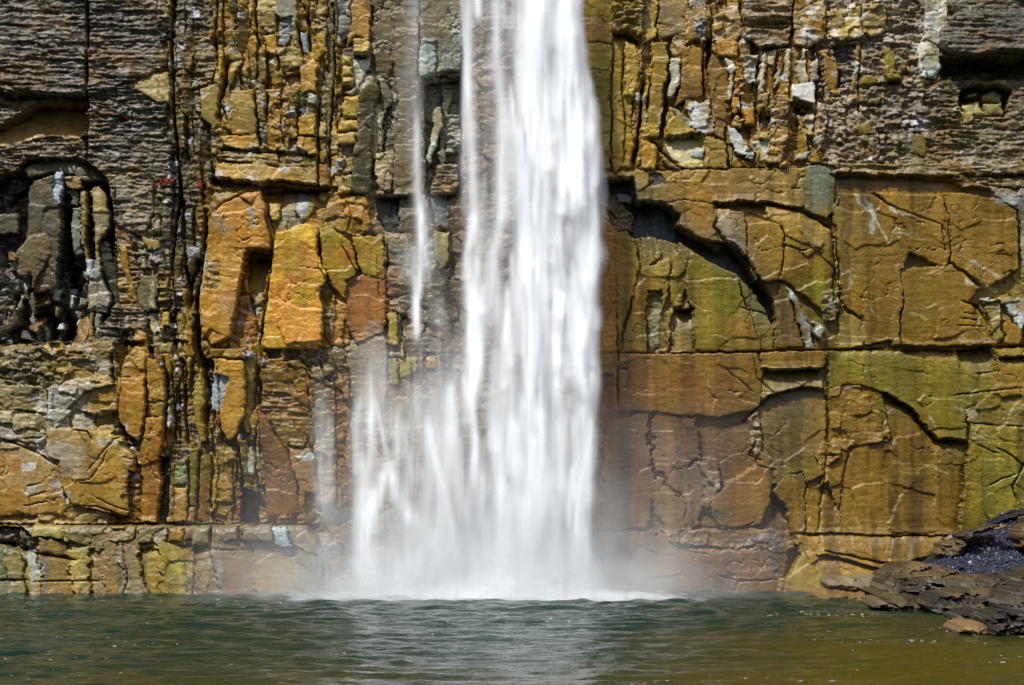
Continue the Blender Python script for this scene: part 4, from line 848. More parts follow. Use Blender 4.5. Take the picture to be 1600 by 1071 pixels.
# ------------------------------------------------------------------ plunge pool
def water_material():
    m, n, l, b = new_mat('pool_water')
    geo = n.new('ShaderNodeNewGeometry')
    sp = n.new('ShaderNodeSeparateXYZ'); l.new(geo.outputs['Position'], sp.inputs[0])
    def nz(sx, sy, det=4, off=0):
        mp = n.new('ShaderNodeMapping'); mp.inputs['Scale'].default_value = (sx, sy, 1); mp.inputs['Location'].default_value = (off, off, 0)
        l.new(geo.outputs['Position'], mp.inputs['Vector'])
        t = n.new('ShaderNodeTexNoise'); t.inputs['Scale'].default_value = 1; t.inputs['Detail'].default_value = det
        l.new(mp.outputs['Vector'], t.inputs['Vector']); return t.outputs['Fac']
    def mr(x, a, b_, c, d):
        r = n.new('ShaderNodeMapRange'); r.interpolation_type = 'SMOOTHSTEP'
        for i, v in enumerate((a, b_, c, d)): r.inputs[i + 1].default_value = v
        l.new(x, r.inputs[0]); return r.outputs[0]
    def ma(op, x, y):
        k = n.new('ShaderNodeMath'); k.operation = op
        for i, v in enumerate((x, y)):
            if isinstance(v, (int, float)): k.inputs[i].default_value = v
            else: l.new(v, k.inputs[i])
        return k.outputs[0]
    # shallow bed shows olive brown near the viewer and the right bank (real water depth)
    big = nz(.07, .12, 3)
    shx = mr(sp.outputs['X'], -6, 16, 0, 26)
    shy = ma('MULTIPLY', sp.outputs['Y'], -1.0)
    sh = mr(ma('ADD', ma('ADD', shy, shx), ma('MULTIPLY', big, 26)), 50, 84, 0, 1)
    mx = n.new('ShaderNodeMix'); mx.data_type = 'RGBA'
    l.new(sh, mx.inputs[0]); mx.inputs[6].default_value = WDEEP + (1,); mx.inputs[7].default_value = WSHAL + (1,)
    l.new(mx.outputs[2], b.inputs['Base Color'])
    b.inputs['Roughness'].default_value = .06; b.inputs['IOR'].default_value = 1.33; b.inputs['Specular IOR Level'].default_value = .3
    a1 = nz(1.6, 3.2, 5); a2 = nz(5, 9, 3, 4)
    hgt = ma('ADD', a1, ma('MULTIPLY', a2, .35))
    bp = n.new('ShaderNodeBump'); bp.inputs['Strength'].default_value = 1; bp.inputs['Distance'].default_value = .08
    l.new(hgt, bp.inputs['Height']); l.new(bp.outputs['Normal'], b.inputs['Normal'])
    # foam round the foot of the fall, white flecks further out painted as sparkles
    fx = ma('DIVIDE', ma('ADD', sp.outputs['X'], -.6), 8.0); fy = ma('DIVIDE', ma('ADD', sp.outputs['Y'], 3.2), 3.6)
    rr = ma('SQRT', ma('ADD', ma('MULTIPLY', fx, fx), ma('MULTIPLY', fy, fy)), 0)
    fm = mr(ma('ADD', ma('SUBTRACT', 1.25, rr), ma('MULTIPLY', ma('SUBTRACT', nz(1.1, 1.6, 5, 9), .5), 1.6)), .1, .7, 0, .95)
    fl = mr(ma('ADD', nz(3.2, 5.5, 3, 3), ma('MULTIPLY', ma('SUBTRACT', nz(.10, .2, 2, 7), .5), .5)), .74, .79, 0, .8)
    ff = ma('MAXIMUM', fm, fl)
    df = n.new('ShaderNodeBsdfDiffuse'); df.inputs['Color'].default_value = (.82, .86, .88, 1)
    ms = n.new('ShaderNodeMixShader'); l.new(ff, ms.inputs[0]); l.new(b.outputs[0], ms.inputs[1]); l.new(df.outputs[0], ms.inputs[2])
    l.new(ms.outputs[0], n['Material Output'].inputs['Surface'])
    return m
WDEEP = (.0005, .022, .014); WSHAL = (.046, .041, .001)
def pool():
    xs = np.concatenate([[-220, -120, -60], np.arange(-32, 32.1, .22), [60, 120, 220]]).astype(np.float32)
    ys = np.concatenate([[-160, -125, -95, -75], np.arange(-62, 2.1, .2), [8]]).astype(np.float32)
    x, y = np.meshgrid(xs, ys)
    r = np.hypot(x - .5, y + 4)
    amp = .07 + .09 * np.exp(-r / 12) + .03 * np.exp(-r / 30)
    z = amp * (1.3 * fbm(x, y, 2.6, 1.3, 3, 401) + .8 * fbm(x, y, .9, .55, 2, 402) + .35 * np.sin(r * 3.1 + 3 * fbm(x, y, 6, 5, 2, 403)))
    ny, nx = x.shape; i = (np.arange(ny - 1)[:, None] * nx + np.arange(nx - 1)[None]).ravel()
    F = np.stack([i, i + 1, i + nx + 1, i + nx], -1)
    o = mesh_np('water', np.stack([x, y, z], -1).reshape(-1, 3), F, water_material(), smooth=True)
    tag(o, kind='structure')
pool()

# ------------------------------------------------------------------ unseen wooded gorge round the viewer, facing the fall, added to block low sky light
def gorge():
    th = np.linspace(R_(-28), R_(208), 90); rr = np.linspace(0, 1, 24)
    T, Rr = np.meshgrid(th, rr); ux = -np.cos(T); uy = -np.sin(T)
    rad = 72 + 78 * Rr + 10 * fbm(T * 40, Rr * 30, 9, 9, 3, 701)
    z = -1 + 66 * Rr ** .9 + 7 * fbm(T * 60, Rr * 40, 7, 5, 4, 702) * (Rr > .02)
    V = np.stack([ux * rad * .95, -62 + uy * rad * 1.15, z], -1).reshape(-1, 3); nx = len(th)
    i = (np.arange(len(rr) - 1)[:, None] * nx + np.arange(nx - 1)[None]).ravel()
    m, n, l, b_ = new_mat('wooded_slope'); t = n.new('ShaderNodeTexNoise'); t.inputs['Scale'].default_value = .25; t.inputs['Detail'].default_value = 6
    g = n.new('ShaderNodeNewGeometry'); l.new(g.outputs['Position'], t.inputs['Vector'])
    r = n.new('ShaderNodeValToRGB'); r.color_ramp.elements[0].color = (.02, .035, .012, 1); r.color_ramp.elements[1].color = (.10, .09, .045, 1); r.color_ramp.elements[0].position = .35; r.color_ramp.elements[1].position = .68
    l.new(t.outputs['Fac'], r.inputs[0]); l.new(r.outputs[0], b_.inputs['Base Color']); b_.inputs['Roughness'].default_value = .9
    o = mesh_np('gorge_slope', V, np.stack([i, i + nx, i + nx + 1, i + 1], -1), m); tag(o, kind='structure')
gorge()

# ------------------------------------------------------------------ falling water
def fall_material():
    m, n, l, b = new_mat('falling_water'); n.remove(b)
    at = n.new('ShaderNodeAttribute'); at.attribute_name = 'den'
    geo = n.new('ShaderNodeNewGeometry'); mp = n.new('ShaderNodeMapping'); mp.inputs['Scale'].default_value = (5, 2, .12)
    l.new(geo.outputs['Position'], mp.inputs['Vector'])
    t = n.new('ShaderNodeTexNoise'); t.inputs['Scale'].default_value = 1; t.inputs['Detail'].default_value = 3; l.new(mp.outputs['Vector'], t.inputs['Vector'])
    r = n.new('ShaderNodeMapRange'); r.inputs[1].default_value = .3; r.inputs[2].default_value = .7; r.inputs[3].default_value = .9; r.inputs[4].default_value = 1.1; l.new(t.outputs['Fac'], r.inputs[0])
    k = n.new('ShaderNodeMath'); k.operation = 'MULTIPLY'; k.use_clamp = True; l.new(at.outputs['Fac'], k.inputs[0]); l.new(r.outputs[0], k.inputs[1])
    tr = n.new('ShaderNodeBsdfTransparent'); df = n.new('ShaderNodeBsdfDiffuse'); tl = n.new('ShaderNodeBsdfTranslucent')
    df.inputs['Color'].default_value = (.76, .81, .875, 1); tl.inputs['Color'].default_value = (.76, .81, .875, 1)
    # falling drops scatter light from every side, so the sheet is lit as drops facing up and out rather than as a flat wall
    nv = n.new('ShaderNodeCombineXYZ'); nv.inputs[1].default_value = -.62; nv.inputs[2].default_value = .78
    l.new(nv.outputs[0], df.inputs['Normal'])
    m1 = n.new('ShaderNodeMixShader'); m1.inputs[0].default_value = .12; l.new(df.outputs[0], m1.inputs[1]); l.new(tl.outputs[0], m1.inputs[2])
    m2 = n.new('ShaderNodeMixShader'); l.new(k.outputs[0], m2.inputs[0]); l.new(tr.outputs[0], m2.inputs[1]); l.new(m1.outputs[0], m2.inputs[2])
    l.new(m2.outputs[0], n['Material Output'].inputs['Surface'])
    return m
FALLM = fall_material()
def strand(A, x, y, s, w, inten, w2=None, f0=.15, f1=.15):
    """a streak of falling water along a polyline: soft cross-section, fading at both ends"""
    Q = pts(s); px = np.interp(y, Q[:, 1], Q[:, 0]); t = (y - Q[0, 1]) / (Q[-1, 1] - Q[0, 1])
    ww = w + ((w2 or w) - w) * np.clip(t, 0, 1); ww = ww * (1 + .35 * fbm(y * 0 + Q[0, 0], y, 50, 50, 2, 11))
    e = sm(0, max(f0, 1e-3), t) * sm(0, max(f1, 1e-3), 1 - t) * ((t > 0) & (t < 1))
    A += inten * e * np.exp(-((x - px) / ww) ** 2)
def sheet(name, parent, x0, x1, y0, y1, dist, fn, sx=2.5, sy=5, bulge=.5, seed=0):
    gx = np.arange(x0, x1 + sx, sx, dtype=np.float32); gy = np.arange(y0, y1 + sy, sy, dtype=np.float32)
    x, y = np.meshgrid(gx, gy); A = np.clip(fn(x, y), 0, 1)
    u = (x - (x0 + x1) / 2) / ((x1 - x0) / 2)
    out = bulge * (1 - u * u) + .25 * fbm(x, y, 40, 260, 3, 500 + seed) + .12 * fbm(x, y, 12, 90, 2, 520 + seed)
    k = dist / D0
    V = np.stack([(x - CX) / PXM * k, dist - D0 - out, HC - (y - 750) / PXM * k], -1).reshape(-1, 3)
    ny, nx = x.shape; i = (np.arange(ny - 1)[:, None] * nx + np.arange(nx - 1)[None])
    keep = np.maximum(np.maximum(A[:-1, :-1], A[1:, 1:]), np.maximum(A[1:, :-1], A[:-1, 1:])) > .004
    i = i[keep]; F = np.stack([i, i + nx, i + nx + 1, i + 1], -1)
    u_, fi = np.unique(F, return_inverse=True)
    return mesh_np(name, V[u_], fi.reshape(F.shape), FALLM, parent, attrs={'den': A.ravel()[u_]}, smooth=True)
EY = [-90, 0, 100, 200, 300, 400, 500, 560, 620, 680, 750, 830, 935]
LE = [721, 722, 724, 722, 721, 721, 718, 706, 676, 660, 660, 656, 620]
RE = [906, 911, 917, 932, 939, 940, 937, 935, 933, 932, 930, 929, 932]
def edges(y): return np.interp(y, EY, LE), np.interp(y, EY, RE)
def lambdas(A, x, y, n, seed, y0, y1, i0, i1, lo=.05, hi=.95):
    rg = np.random.RandomState(seed)          # water parting round the air: inverted V's that spread as they fall
    for k in range(n):
        ay = rg.uniform(y0, y1); Lh, Rh = edges(ay); ax = Lh + rg.uniform(lo, hi) * (Rh - Lh); ln = rg.uniform(110, 280); it = rg.uniform(i0, i1)
        rows = np.where((y[:, 0] > ay - 30) & (y[:, 0] < ay + ln))[0]
        if not len(rows): continue
        S = slice(rows[0], rows[-1] + 1); yy = y[S]; t = np.clip((yy - ay) / ln, 0, 1)
        for sg in (-1, 1):
            sl_ = rg.uniform(.04, .14) * sg; w = rg.uniform(4.5, 9)
            xx = ax + sl_ * np.maximum(yy - ay, 0) ** .92
            A[S] += it * rg.uniform(.6, 1) * np.where(yy < ay, np.exp(-((yy - ay) / 12) ** 2), (1 - t) ** 1.2) * np.exp(-((x[S] - xx) / (w * (.7 + 1.1 * t))) ** 2)
def plumes(A, x, y, n, seed, lo, hi, i0, i1, y0=-90, y1=900):
    rg = np.random.RandomState(seed)
    for k in range(n):
        hy = rg.uniform(y0, y1); ln = rg.uniform(110, 300); w = rg.uniform(4, 11); u = rg.uniform(lo, hi); it = rg.uniform(i0, i1)
        Lh, Rh = edges(hy); hx = Lh + u * (Rh - Lh); lean = rg.uniform(-.06, .06)
        j = (y > hy - ln) & (y < hy + 14); 
        if not j.any(): continue
        rows = np.where(j.any(1))[0]; S = slice(rows[0], rows[-1] + 1)
        yy = y[S]; t = np.clip((hy - yy) / ln, -1, 1)
        prof = np.where(t >= 0, (1 - t) ** 1.6, np.exp(-((yy - hy) / 6) ** 2))
        sw = w * np.where(t >= 0, .55 + .75 * (1 - t), .9 + 0 * t)
        A[S] += it * prof * np.exp(-((x[S] - hx - lean * (hy - yy) - 2 * np.sin(yy / 31 + k)) / sw) ** 2)
def soft(x, y, wl=6, wr=8):
    L, R = edges(y); jl = 8 * fbm(y * 0, y, 60, 60, 3, 31); jr = 9 * fbm(y * 0 + 9, y, 50, 50, 3, 37)
    fl = np.interp(y, [0, 500, 700, 935], [5, 10, 44, 60]); fr = np.interp(y, [0, 300, 935], [5, 11, 8])
    return sm(-fl, fl, x - L - jl) * sm(-fr, fr, R + jr - x)
def warp(x, y, s=0): return x + 9 * fbm(x, y, 70, 190, 2, 55 + s) + 3 * fbm(x, y, 20, 110, 2, 57 + s)
def back_veil(x, y):
    L, R = edges(y); u = (x - L) / (R - L)
    split = np.interp(y, [-90, 300, 560, 935], [.48, .44, .46, .40])
    base = .13 + .62 * sm(split - .12, split + .12, u) * np.interp(y, [-90, 550, 750, 935], [1, 1, .75, .7])
    base = base + np.interp(y, [-90, 400, 640, 800, 935], [.0, .03, .08, .2, .6])
    xx = warp(x, y)
    A = base * (1 + .5 * fbm(xx, y, 13, 330, 2, 41) + .8 * fbm(xx, y, 34, 240, 2, 42))
    A *= 1 - .62 * sm(630, 720, y) * sm(735, 640, x) * sm(935, 860, y)
    return A * soft(x, y)
def mid_strands(x, y):
    A = np.zeros_like(x)
    for s, w, i, w2 in (
     ('744,-90 746,-20 748,44', 7, .8, 5), ('734,-80 731,120 737,250 741,330 728,400 735,480 745,570 742,660', 7, .55, 8),
     ('774,-90 775,0 776,100 785,180 783,260 785,330 771,400 775,470 786,570', 9, .55, 9), ('832,-90 830,0 822,100 826,180 822,260 818,340 825,420 823,470 828,560 831,650 826,720 830,800 836,935', 16, .85, 15),
     ('845,-90 844,100 838,300 846,500 842,640', 18, .5, 14), ('876,-90 884,20 893,70 895,125 893,175', 9, .75, 7), ('868,-60 880,100 905,220 915,300 926,360 918,420 905,500 899,560', 10, .55, 12),
     ('905,470 899,550 914,620 921,700 916,800 918,920', 12, .7, 10), ('852,120 850,250 862,350 880,440 896,520', 12, .45, 9), ('720,-80 726,140 722,300 722,420', 5, .3, 5),
     ('756,430 748,540 737,620 745,700 738,780', 8, .6, 8), ('778,520 766,640 772,720 760,800', 8, .4, 8), ('806,560 800,660 812,760 818,880', 10, .35, 12),
     ('667,636 676,700 696,770 709,850 716,900', 6, .65, 8), ('700,590 716,720 732,830', 7, .5, 8), ('640,650 650,720 664,760', 6, .2, 8),
     ('872,640 862,760 868,900', 12, .35, 12), ('888,600 900,720 896,860', 9, .35, 9)):
        strand(A, x, y, s, w, i, w2)
    x = warp(x, y, 3); plumes(A, x, y, 34, 5, .06, .95, .15, .4); lambdas(A, x, y, 34, 6, 330, 800, .2, .55)
    return A * np.clip(soft(x, y) * 1.3, 0, 1)
def front_strands(x, y):
    A = np.zeros_like(x); x = warp(x, y, 6); lambdas(A, x, y, 22, 7, 100, 780, .15, .45); plumes(A, x, y, 24, 8, .05, .5, .07, .2); plumes(A, x, y, 34, 18, .4, .97, .15, .45); plumes(A, x, y, 30, 9, .5, .97, .2, .5, -90, 640)
    L, R = edges(y)
    A += .8 * sm(880, 925, y) * np.exp(-((x - 820) / 70) ** 2) + .35 * sm(840, 930, y) * np.exp(-((x - 730) / 120) ** 2)
    A += .10 * sm(640, 900, y) * (1 + fbm(x, y, 30, 90, 3, 44))
    return A * np.clip(soft(x, y) * 1.2, 0, 1)
f = empty('waterfall', (0.6, -3.6, 0)); tag(f, 'broad white main waterfall plunging down the middle of the cliff into the pool', 'waterfall')
for o in (sheet('water_veil', f, 560, 960, -420, 940, D0 - 2.6, back_veil, bulge=.5, seed=1),
          sheet('water_strand', f, 560, 960, -90, 940, D0 - 3.3, mid_strands, bulge=.7, seed=2),
          sheet('water_strand', f, 560, 960, -90, 940, D0 - 3.9, front_strands, bulge=.9, seed=3)):
    o.location = (-.6, 3.6, 0)
def splash(seed, cx, w, top, inten):
    def fn(x, y):
        n1 = fbm(x, y, 34, 26, 4, seed); n2 = fbm(x, y, 90, 70, 2, seed + 1)
        hh = 1 - (935 - y) / top / np.exp(-((x - cx) / w) ** 2).clip(.02, 1)
        return inten * sm(0, 1.1, hh + .55 * n1 + .35 * n2) * sm(0, 20, x - 445) * sm(0, 20, 1115 - x) * np.exp(-((x - cx) / w / 1.5) ** 4)
    return fn
for k_, (dd, cx, w, top, it) in enumerate(((4.6, 810, 110, 90, .9), (5.4, 715, 150, 95, .5), (6.3, 825, 95, 55, 1.0), (7.2, 760, 190, 34, .55), (4.2, 600, 90, 130, .42), (8.0, 640, 180, 22, .35), (7.6, 900, 130, 20, .5))):
    sheet('splash', f, 440, 1120, 760, 940, D0 - dd, splash(600 + k_ * 7, cx, w, top, it), 3, 3, .4, 20 + k_).location = (-.6, 3.6, 0)
# thin stream on the left of the main fall
def thin(x, y):
    A = np.zeros_like(x)
    strand(A, x, y, '650,-90 652,60 654,180 652,300 656,380 650,440 652,520', 5, .12, 8, .02, .3)
    strand(A, x, y, '652,150 651,260 653,345', 5.5, .36, 7, .5, .4); strand(A, x, y, '655,290 659,380 655,440', 8, .4, 11, .4, .3); strand(A, x, y, '654,390 650,470 652,545', 10, .9, 4, .55, .2)
    strand(A, x, y, '642,370 632,410 640,450', 11, .22, 9, .3, .3); strand(A, x, y, '644,-90 642,100 638,300', 12, .12, 14, .02, .3); strand(A, x, y, '662,290 670,400 660,480', 14, .2, 14, .3, .3)
    strand(A, x, y, '652,510 654,580 650,690', 8, .18, 24, .2, .5); strand(A, x, y, '676,420 690,520 694,640', 14, .22, 18, .4, .4)
    return A * (1 + .55 * fbm(x, y, 7, 40, 3, 47) + .4 * fbm(x, y, 20, 60, 2, 46))
t_ = empty('side_stream', (-5, -1.4, 14)); tag(t_, 'thin white stream falling alone just left of the main waterfall', 'waterfall')
sheet('water_strand', t_, 605, 735, -90, 700, D0 - 1.5, thin, 1.5, 4, .2, 4).location = (5, 1.4, -14)
def casc(x, y):
    A = np.zeros_like(x); xx = warp(x, y, 9)
    for s, w, i, w2 in (('566,500 572,560 566,620 560,700 558,800', 14, .18, 14), ('592,520 596,600 592,700', 16, .17, 16), ('572,560 577,640 576,700 566,780', 5, .45, 10), ('562,600 556,660 560,760', 4, .3, 8), ('583,610 592,660 602,700 606,740', 4, .3, 5),
      ('606,726 590,756 577,800 568,850 570,935', 11, .75, 18), ('600,728 612,756 622,782 638,804 654,830', 13, .8, 15), ('604,716 606,740 610,756', 13, .5, 13), ('574,730 562,780 558,830 564,890', 8, .45, 12), ('610,600 622,680 640,780', 12, .25, 16), ('650,580 640,660 620,730', 14, .24, 14),
      ('650,800 668,830 684,870 690,930', 12, .35, 16), ('560,860 566,900 572,940', 16, .4, 20), ('660,620 668,700 690,800', 14, .3, 18)):
        strand(A, xx, y, s, w, i, w2, .3, .25)
    A += .6 * sm(780, 930, y) * np.exp(-((x - 615) / 62) ** 2) + .13 * np.exp(-((x - 590) / 36) ** 2) * sm(500, 620, y) + .10 * np.exp(-((x - 650) / 40) ** 2) * sm(580, 720, y)
    A += (.26 * np.exp(-((x - 690) / 34) ** 2) * sm(540, 650, y) + .16 * np.exp(-((x - 655) / 40) ** 2) * sm(620, 760, y)) * (1 + .6 * fbm(xx, y, 14, 160, 3, 62))
    A *= 1 - .4 * np.exp(-(((x - 612) / 20) ** 2 + ((y - 815) / 42) ** 2))
    return A * (1 + .4 * fbm(xx, y, 9, 60, 3, 48) + .35 * fbm(xx, y, 30, 50, 2, 50)) * sm(0, 40, 735 - x) * sm(0, 25, x - 528)
t_ = empty('cascade', (-7, -2.2, 0)); tag(t_, 'white cascade splitting in an inverted V at the left foot of the waterfall', 'waterfall')
sheet('water_strand', t_, 526, 740, 480, 940, D0 - 2.2, casc, 1.8, 4, .3, 5).location = (7, 2.2, 0)
def trick(x, y):
    A = np.zeros_like(x)
    strand(A, x, y, '502,580 505,680 508,760 512,835', 11, .18, 14, .3, .2); strand(A, x, y, '496,660 498,740 500,800', 7, .12, 8); strand(A, x, y, '512,640 516,720 516,830', 7, .12, 9); strand(A, x, y, '506,820 512,870 516,940', 18, .3, 26, .4, 0)
    return A * (1 + .6 * fbm(x, y, 5, 60, 3, 49))
t_ = empty('trickle', (-10, -1.5, 0)); tag(t_, 'faint misty trickle at the rounded end of the low left ledge', 'waterfall')
sheet('water_strand', t_, 455, 570, 560, 940, D0 - 1.6, trick, 1.8, 4, .2, 6).location = (10, 1.5, 0)

# ------------------------------------------------------------------ spray drifting from the foot of the fall
def mist():
    X0, X1, Y0, Y1, Z1 = -17, 19, -11, -.2, 15
    bx = np.array([(x, y, z) for z in (-.2, Z1) for y in (Y0, Y1) for x in (X0, X1)], np.float32)
    F = np.array([(0, 2, 3, 1), (4, 5, 7, 6), (0, 1, 5, 4), (2, 6, 7, 3), (0, 4, 6, 2), (1, 3, 7, 5)])
    m, n, l, b = new_mat('spray'); n.remove(b)
    geo = n.new('ShaderNodeNewGeometry'); sp = n.new('ShaderNodeSeparateXYZ'); l.new(geo.outputs['Position'], sp.inputs[0])
    def ma(op, x, y=0):
        k = n.new('ShaderNodeMath'); k.operation = op
        for i, v in enumerate((x, y)):
            if isinstance(v, (int, float)): k.inputs[i].default_value = v
            else: l.new(v, k.inputs[i])
        return k.outputs[0]
    def g(v, c, s):
        q = ma('DIVIDE', ma('SUBTRACT', v, c), s); return ma('EXPONENT', ma('MULTIPLY', ma('MULTIPLY', q, q), -1))
    x, y, z = sp.outputs['X'], sp.outputs['Y'], sp.outputs['Z']
    low = ma('MULTIPLY', ma('MULTIPLY', g(x, -2, 9), ma('EXPONENT', ma('MULTIPLY', z, -.42))), g(y, -4.5, 3.2))
    wide = ma('MULTIPLY', ma('MULTIPLY', g(x, 1, 9), ma('EXPONENT', ma('MULTIPLY', z, -.17))), g(y, -4, 3.6))
    t = n.new('ShaderNodeTexNoise'); t.inputs['Scale'].default_value = .35; t.inputs['Detail'].default_value = 2
    l.new(geo.outputs['Position'], t.inputs['Vector'])
    r = n.new('ShaderNodeMapRange'); r.inputs[1].default_value = .35; r.inputs[2].default_value = .65; r.inputs[3].default_value = .25; r.inputs[4].default_value = 1.6; l.new(t.outputs['Fac'], r.inputs[0])
    top = n.new('ShaderNodeMapRange'); top.inputs[1].default_value = Z1; top.inputs[2].default_value = Z1 - 5; l.new(z, top.inputs[0])
    den = ma('MULTIPLY', ma('MULTIPLY', ma('ADD', ma('MULTIPLY', low, MIST_LOW), ma('MULTIPLY', wide, MIST_WIDE)), r.outputs[0]), top.outputs[0])
    v = n.new('ShaderNodeVolumePrincipled'); v.inputs['Color'].default_value = (.93, .965, 1, 1); v.inputs['Anisotropy'].default_value = 0
    l.new(den, v.inputs['Density']); l.new(v.outputs[0], n['Material Output'].inputs['Volume'])
    o = mesh_np('mist', bx, F, m); tag(o, 'pale spray drifting around the foot of the waterfall', 'mist', kind='stuff')
MIST_LOW, MIST_WIDE = .6, .035
mist()
# ------------------------------------------------------------------ rocks of the right bank
def rock(name, s, dist, depth, col, col2=None, st=(.3, .15, .0), rnd=10, back=3., tilt=0., label=None, cat='rock', group=None, step=1.5, j=1., kind=None, rough=.4, lean=0., seed=None):
    """a rock lying on the bank at its own distance: faceted front, rounded edges, running back into the bank"""
    Q = pts(s); x0, y0 = Q.min(0) - 6; x1, y1 = Q.max(0) + 6; sd = seed or int(Q.sum()) % 977
    x, y = np.meshgrid(np.arange(x0, x1, step, dtype=np.float32), np.arange(y0, y1, step, dtype=np.float32))
    wx = (fbm(x, y, 18, 16, 3, sd) * 5 + fbm(x, y, 5, 5, 2, sd + 1) * 2) * j; wy = (fbm(x, y, 18, 12, 3, sd + 2) * 3 + fbm(x, y, 5, 4, 2, sd + 3) * 1.5) * j
    m = inside(x + wx, y + wy, Q); de = seg_dist(x + wx, y + wy, Q)
    vf = voro(x + wx, y + wy, 24, 15, sd + 4); vh = voro(x + wx * 2, y + wy + 8 * fbm(x, y, 70, 40, 2, sd), 30, 5.5, sd + 5); vk = voro(x + wx, y + wy, 9, 5, sd + 6)
    c = Q.mean(0)
    h = depth * (1 - np.exp(-de / rnd)) + (y - c[1]) / 100 * tilt + (x - c[0]) / 100 * lean
    h += 1.5 * st[0] * facet(vf, .9, .9) + 1.5 * st[1] * facet(vh, .5, .8) + st[2] * facet(vk, .7, .9) + .08 * fbm(x, y, 8, 5, 3, sd + 7) + .10 * facet(vk, .7, .9)
    k = dist / D0
    V = np.stack([(x - CX) / PXM * k, dist - D0 - h, HC - (y - 750) / PXM * k], -1).reshape(-1, 3)
    a = lin(col); cc = np.broadcast_to(a, x.shape + (3,)).copy()
    if col2 is not None:
        t = sm(-.15, .25, fbm(x, y, 26, 14, 4, sd + 8))[..., None]; cc = cc * (1 - t) + lin(col2) * t
    cc *= (1 + (vh[0] - .5) * .5 * min(1, st[1] * 5) + (vf[0] - .5) * .3 + .3 * fbm(x, y, 22, 14, 3, sd + 9) + .2 * fbm(x, y, 4, 3, 2, sd + 10))[..., None]
    pf = (sm(.32, .5, fbm(x, y, 12, 4, 3, sd + 11)) * .5 * min(1, st[1] * 6))[..., None]; cc = cc * (1 - pf) + np.array([.36, .34, .31]) * pf
    C = np.concatenate([np.clip(cc * ALB * .7, .01, .85), np.full(x.shape + (1,), rough)], -1).reshape(-1, 4)
    ny, nx = x.shape; i = (np.arange(ny - 1)[:, None] * nx + np.arange(nx - 1)[None]); i = i[m[:-1, :-1]]
    F = np.stack([i, i + nx, i + nx + 1, i + 1], -1)
    E = np.concatenate([F[:, [0, 1]], F[:, [1, 2]], F[:, [2, 3]], F[:, [3, 0]]])
    key = np.minimum(E[:, 0], E[:, 1]).astype(np.int64) * (nx * ny) + np.maximum(E[:, 0], E[:, 1])
    _, inv, cnt = np.unique(key, return_inverse=True, return_counts=True); Eb = E[cnt[inv] == 1]
    u, fi = np.unique(F, return_inverse=True); fi = fi.reshape(F.shape); ub = np.unique(Eb)
    vb = V[ub].copy(); vb[:, 1] = dist - D0 + back; cen = V[u].mean(0); vb[:, 0] = cen[0] + (vb[:, 0] - cen[0]) * .92; vb[:, 2] = cen[2] + (vb[:, 2] - cen[2]) * .9
    S = np.stack([np.searchsorted(u, Eb[:, 1]), np.searchsorted(u, Eb[:, 0]), np.searchsorted(ub, Eb[:, 0]) + len(u), np.searchsorted(ub, Eb[:, 1]) + len(u)], -1)
    VV = np.concatenate([V[u], vb]); org = np.array([VV[:, 0].mean(), VV[:, 1].mean(), VV[:, 2].min()], np.float32)
    o = mesh_np(name, VV - org, np.concatenate([fi, S]), ROCK, None, np.concatenate([C[u], C[ub]])); o.location = org
    if label: group = {'boulder': 'boulders of the right bank', 'rock_slab': 'flat slabs lying on the right bank'}[name]
    tag(o, label, cat if label else None, group, kind)
    return o, (x, y, m, h, dist)
DK, DK2 = (120, 100, 56), (78, 66, 46)
sl, SCR = rock('scree_slope', '1436,888 1470,868 1500,852 1556,824 1602,804 1712,780 1712,900 1600,906 1540,910 1490,900', 104.5, .5, (52, 60, 84), (40, 46, 64), (.12, .05, .15), 12, 3, 8, kind='structure')
rock('bank', '1366,930 1400,896 1470,892 1540,900 1712,890 1712,1010 1500,960 1420,958', 99, 1.0, DK, DK2, (.4, .3, .1), 14, 8, 6, kind='structure')
rock('rock_slab', '1272,936 1290,922 1340,924 1376,916 1366,940 1338,946 1282,944', 104.0, .6, (176, 134, 72), (150, 116, 60), (.1, .1, 0), 6, 3, 3, 'flat tan slab at the waterline below the grey lying slab')
rock('rock_slab', '1288,908 1298,902 1340,904 1378,900 1380,918 1360,926 1330,925 1292,918', 104.8, .8, (150, 134, 104), (176, 156, 110), (.15, .1, .05), 5, 3, 3, 'grey tan slab lying on the yellow ledge with a dark gap beneath')
rock('boulder', '1372,920 1384,900 1402,884 1440,878 1480,886 1500,900 1470,916 1420,918 1388,930', 101.5, 1.0, (128, 110, 74), DK, (.35, .3, .1), 8, 4, 4, 'dark boulder with an ochre crown between the yellow ledge and the gravel')
rock('boulder', '1376,938 1380,912 1392,896 1404,898 1396,930', 100.5, .5, (178, 136, 76), (150, 112, 60), (.15, .05, 0), 5, 3, 0, 'small upright tan wedge of rock beside the flat grey slab')
rock('boulder', '1400,920 1430,906 1480,906 1530,904 1550,914 1500,928 1440,932', 98.5, .9, DK2, (104, 96, 82), (.35, .3, .1), 7, 4, 4, 'blackish layered boulder under the foot of the gravel slope')
rock('boulder', '1500,920 1545,908 1600,896 1712,884 1712,916 1620,922 1560,928', 97.5, 1.0, (104, 94, 72), DK2, (.3, .35, .12), 9, 4, 4, 'long dark boulder at the right edge just below the gravel')
rock('boulder', '1362,950 1372,936 1420,930 1470,936 1510,946 1500,958 1430,958 1390,956', 95.5, .9, (122, 106, 66), DK2, (.3, .3, .1), 7, 4, 4, 'low olive brown boulder at the tip of the dark bank')
rock('boulder', '1440,944 1470,930 1520,920 1580,922 1600,940 1560,962 1500,966 1460,960', 93.5, 1.1, DK, (60, 55, 50), (.4, .3, .12), 8, 4, 4, 'dark cracked boulder in the middle of the bank front')
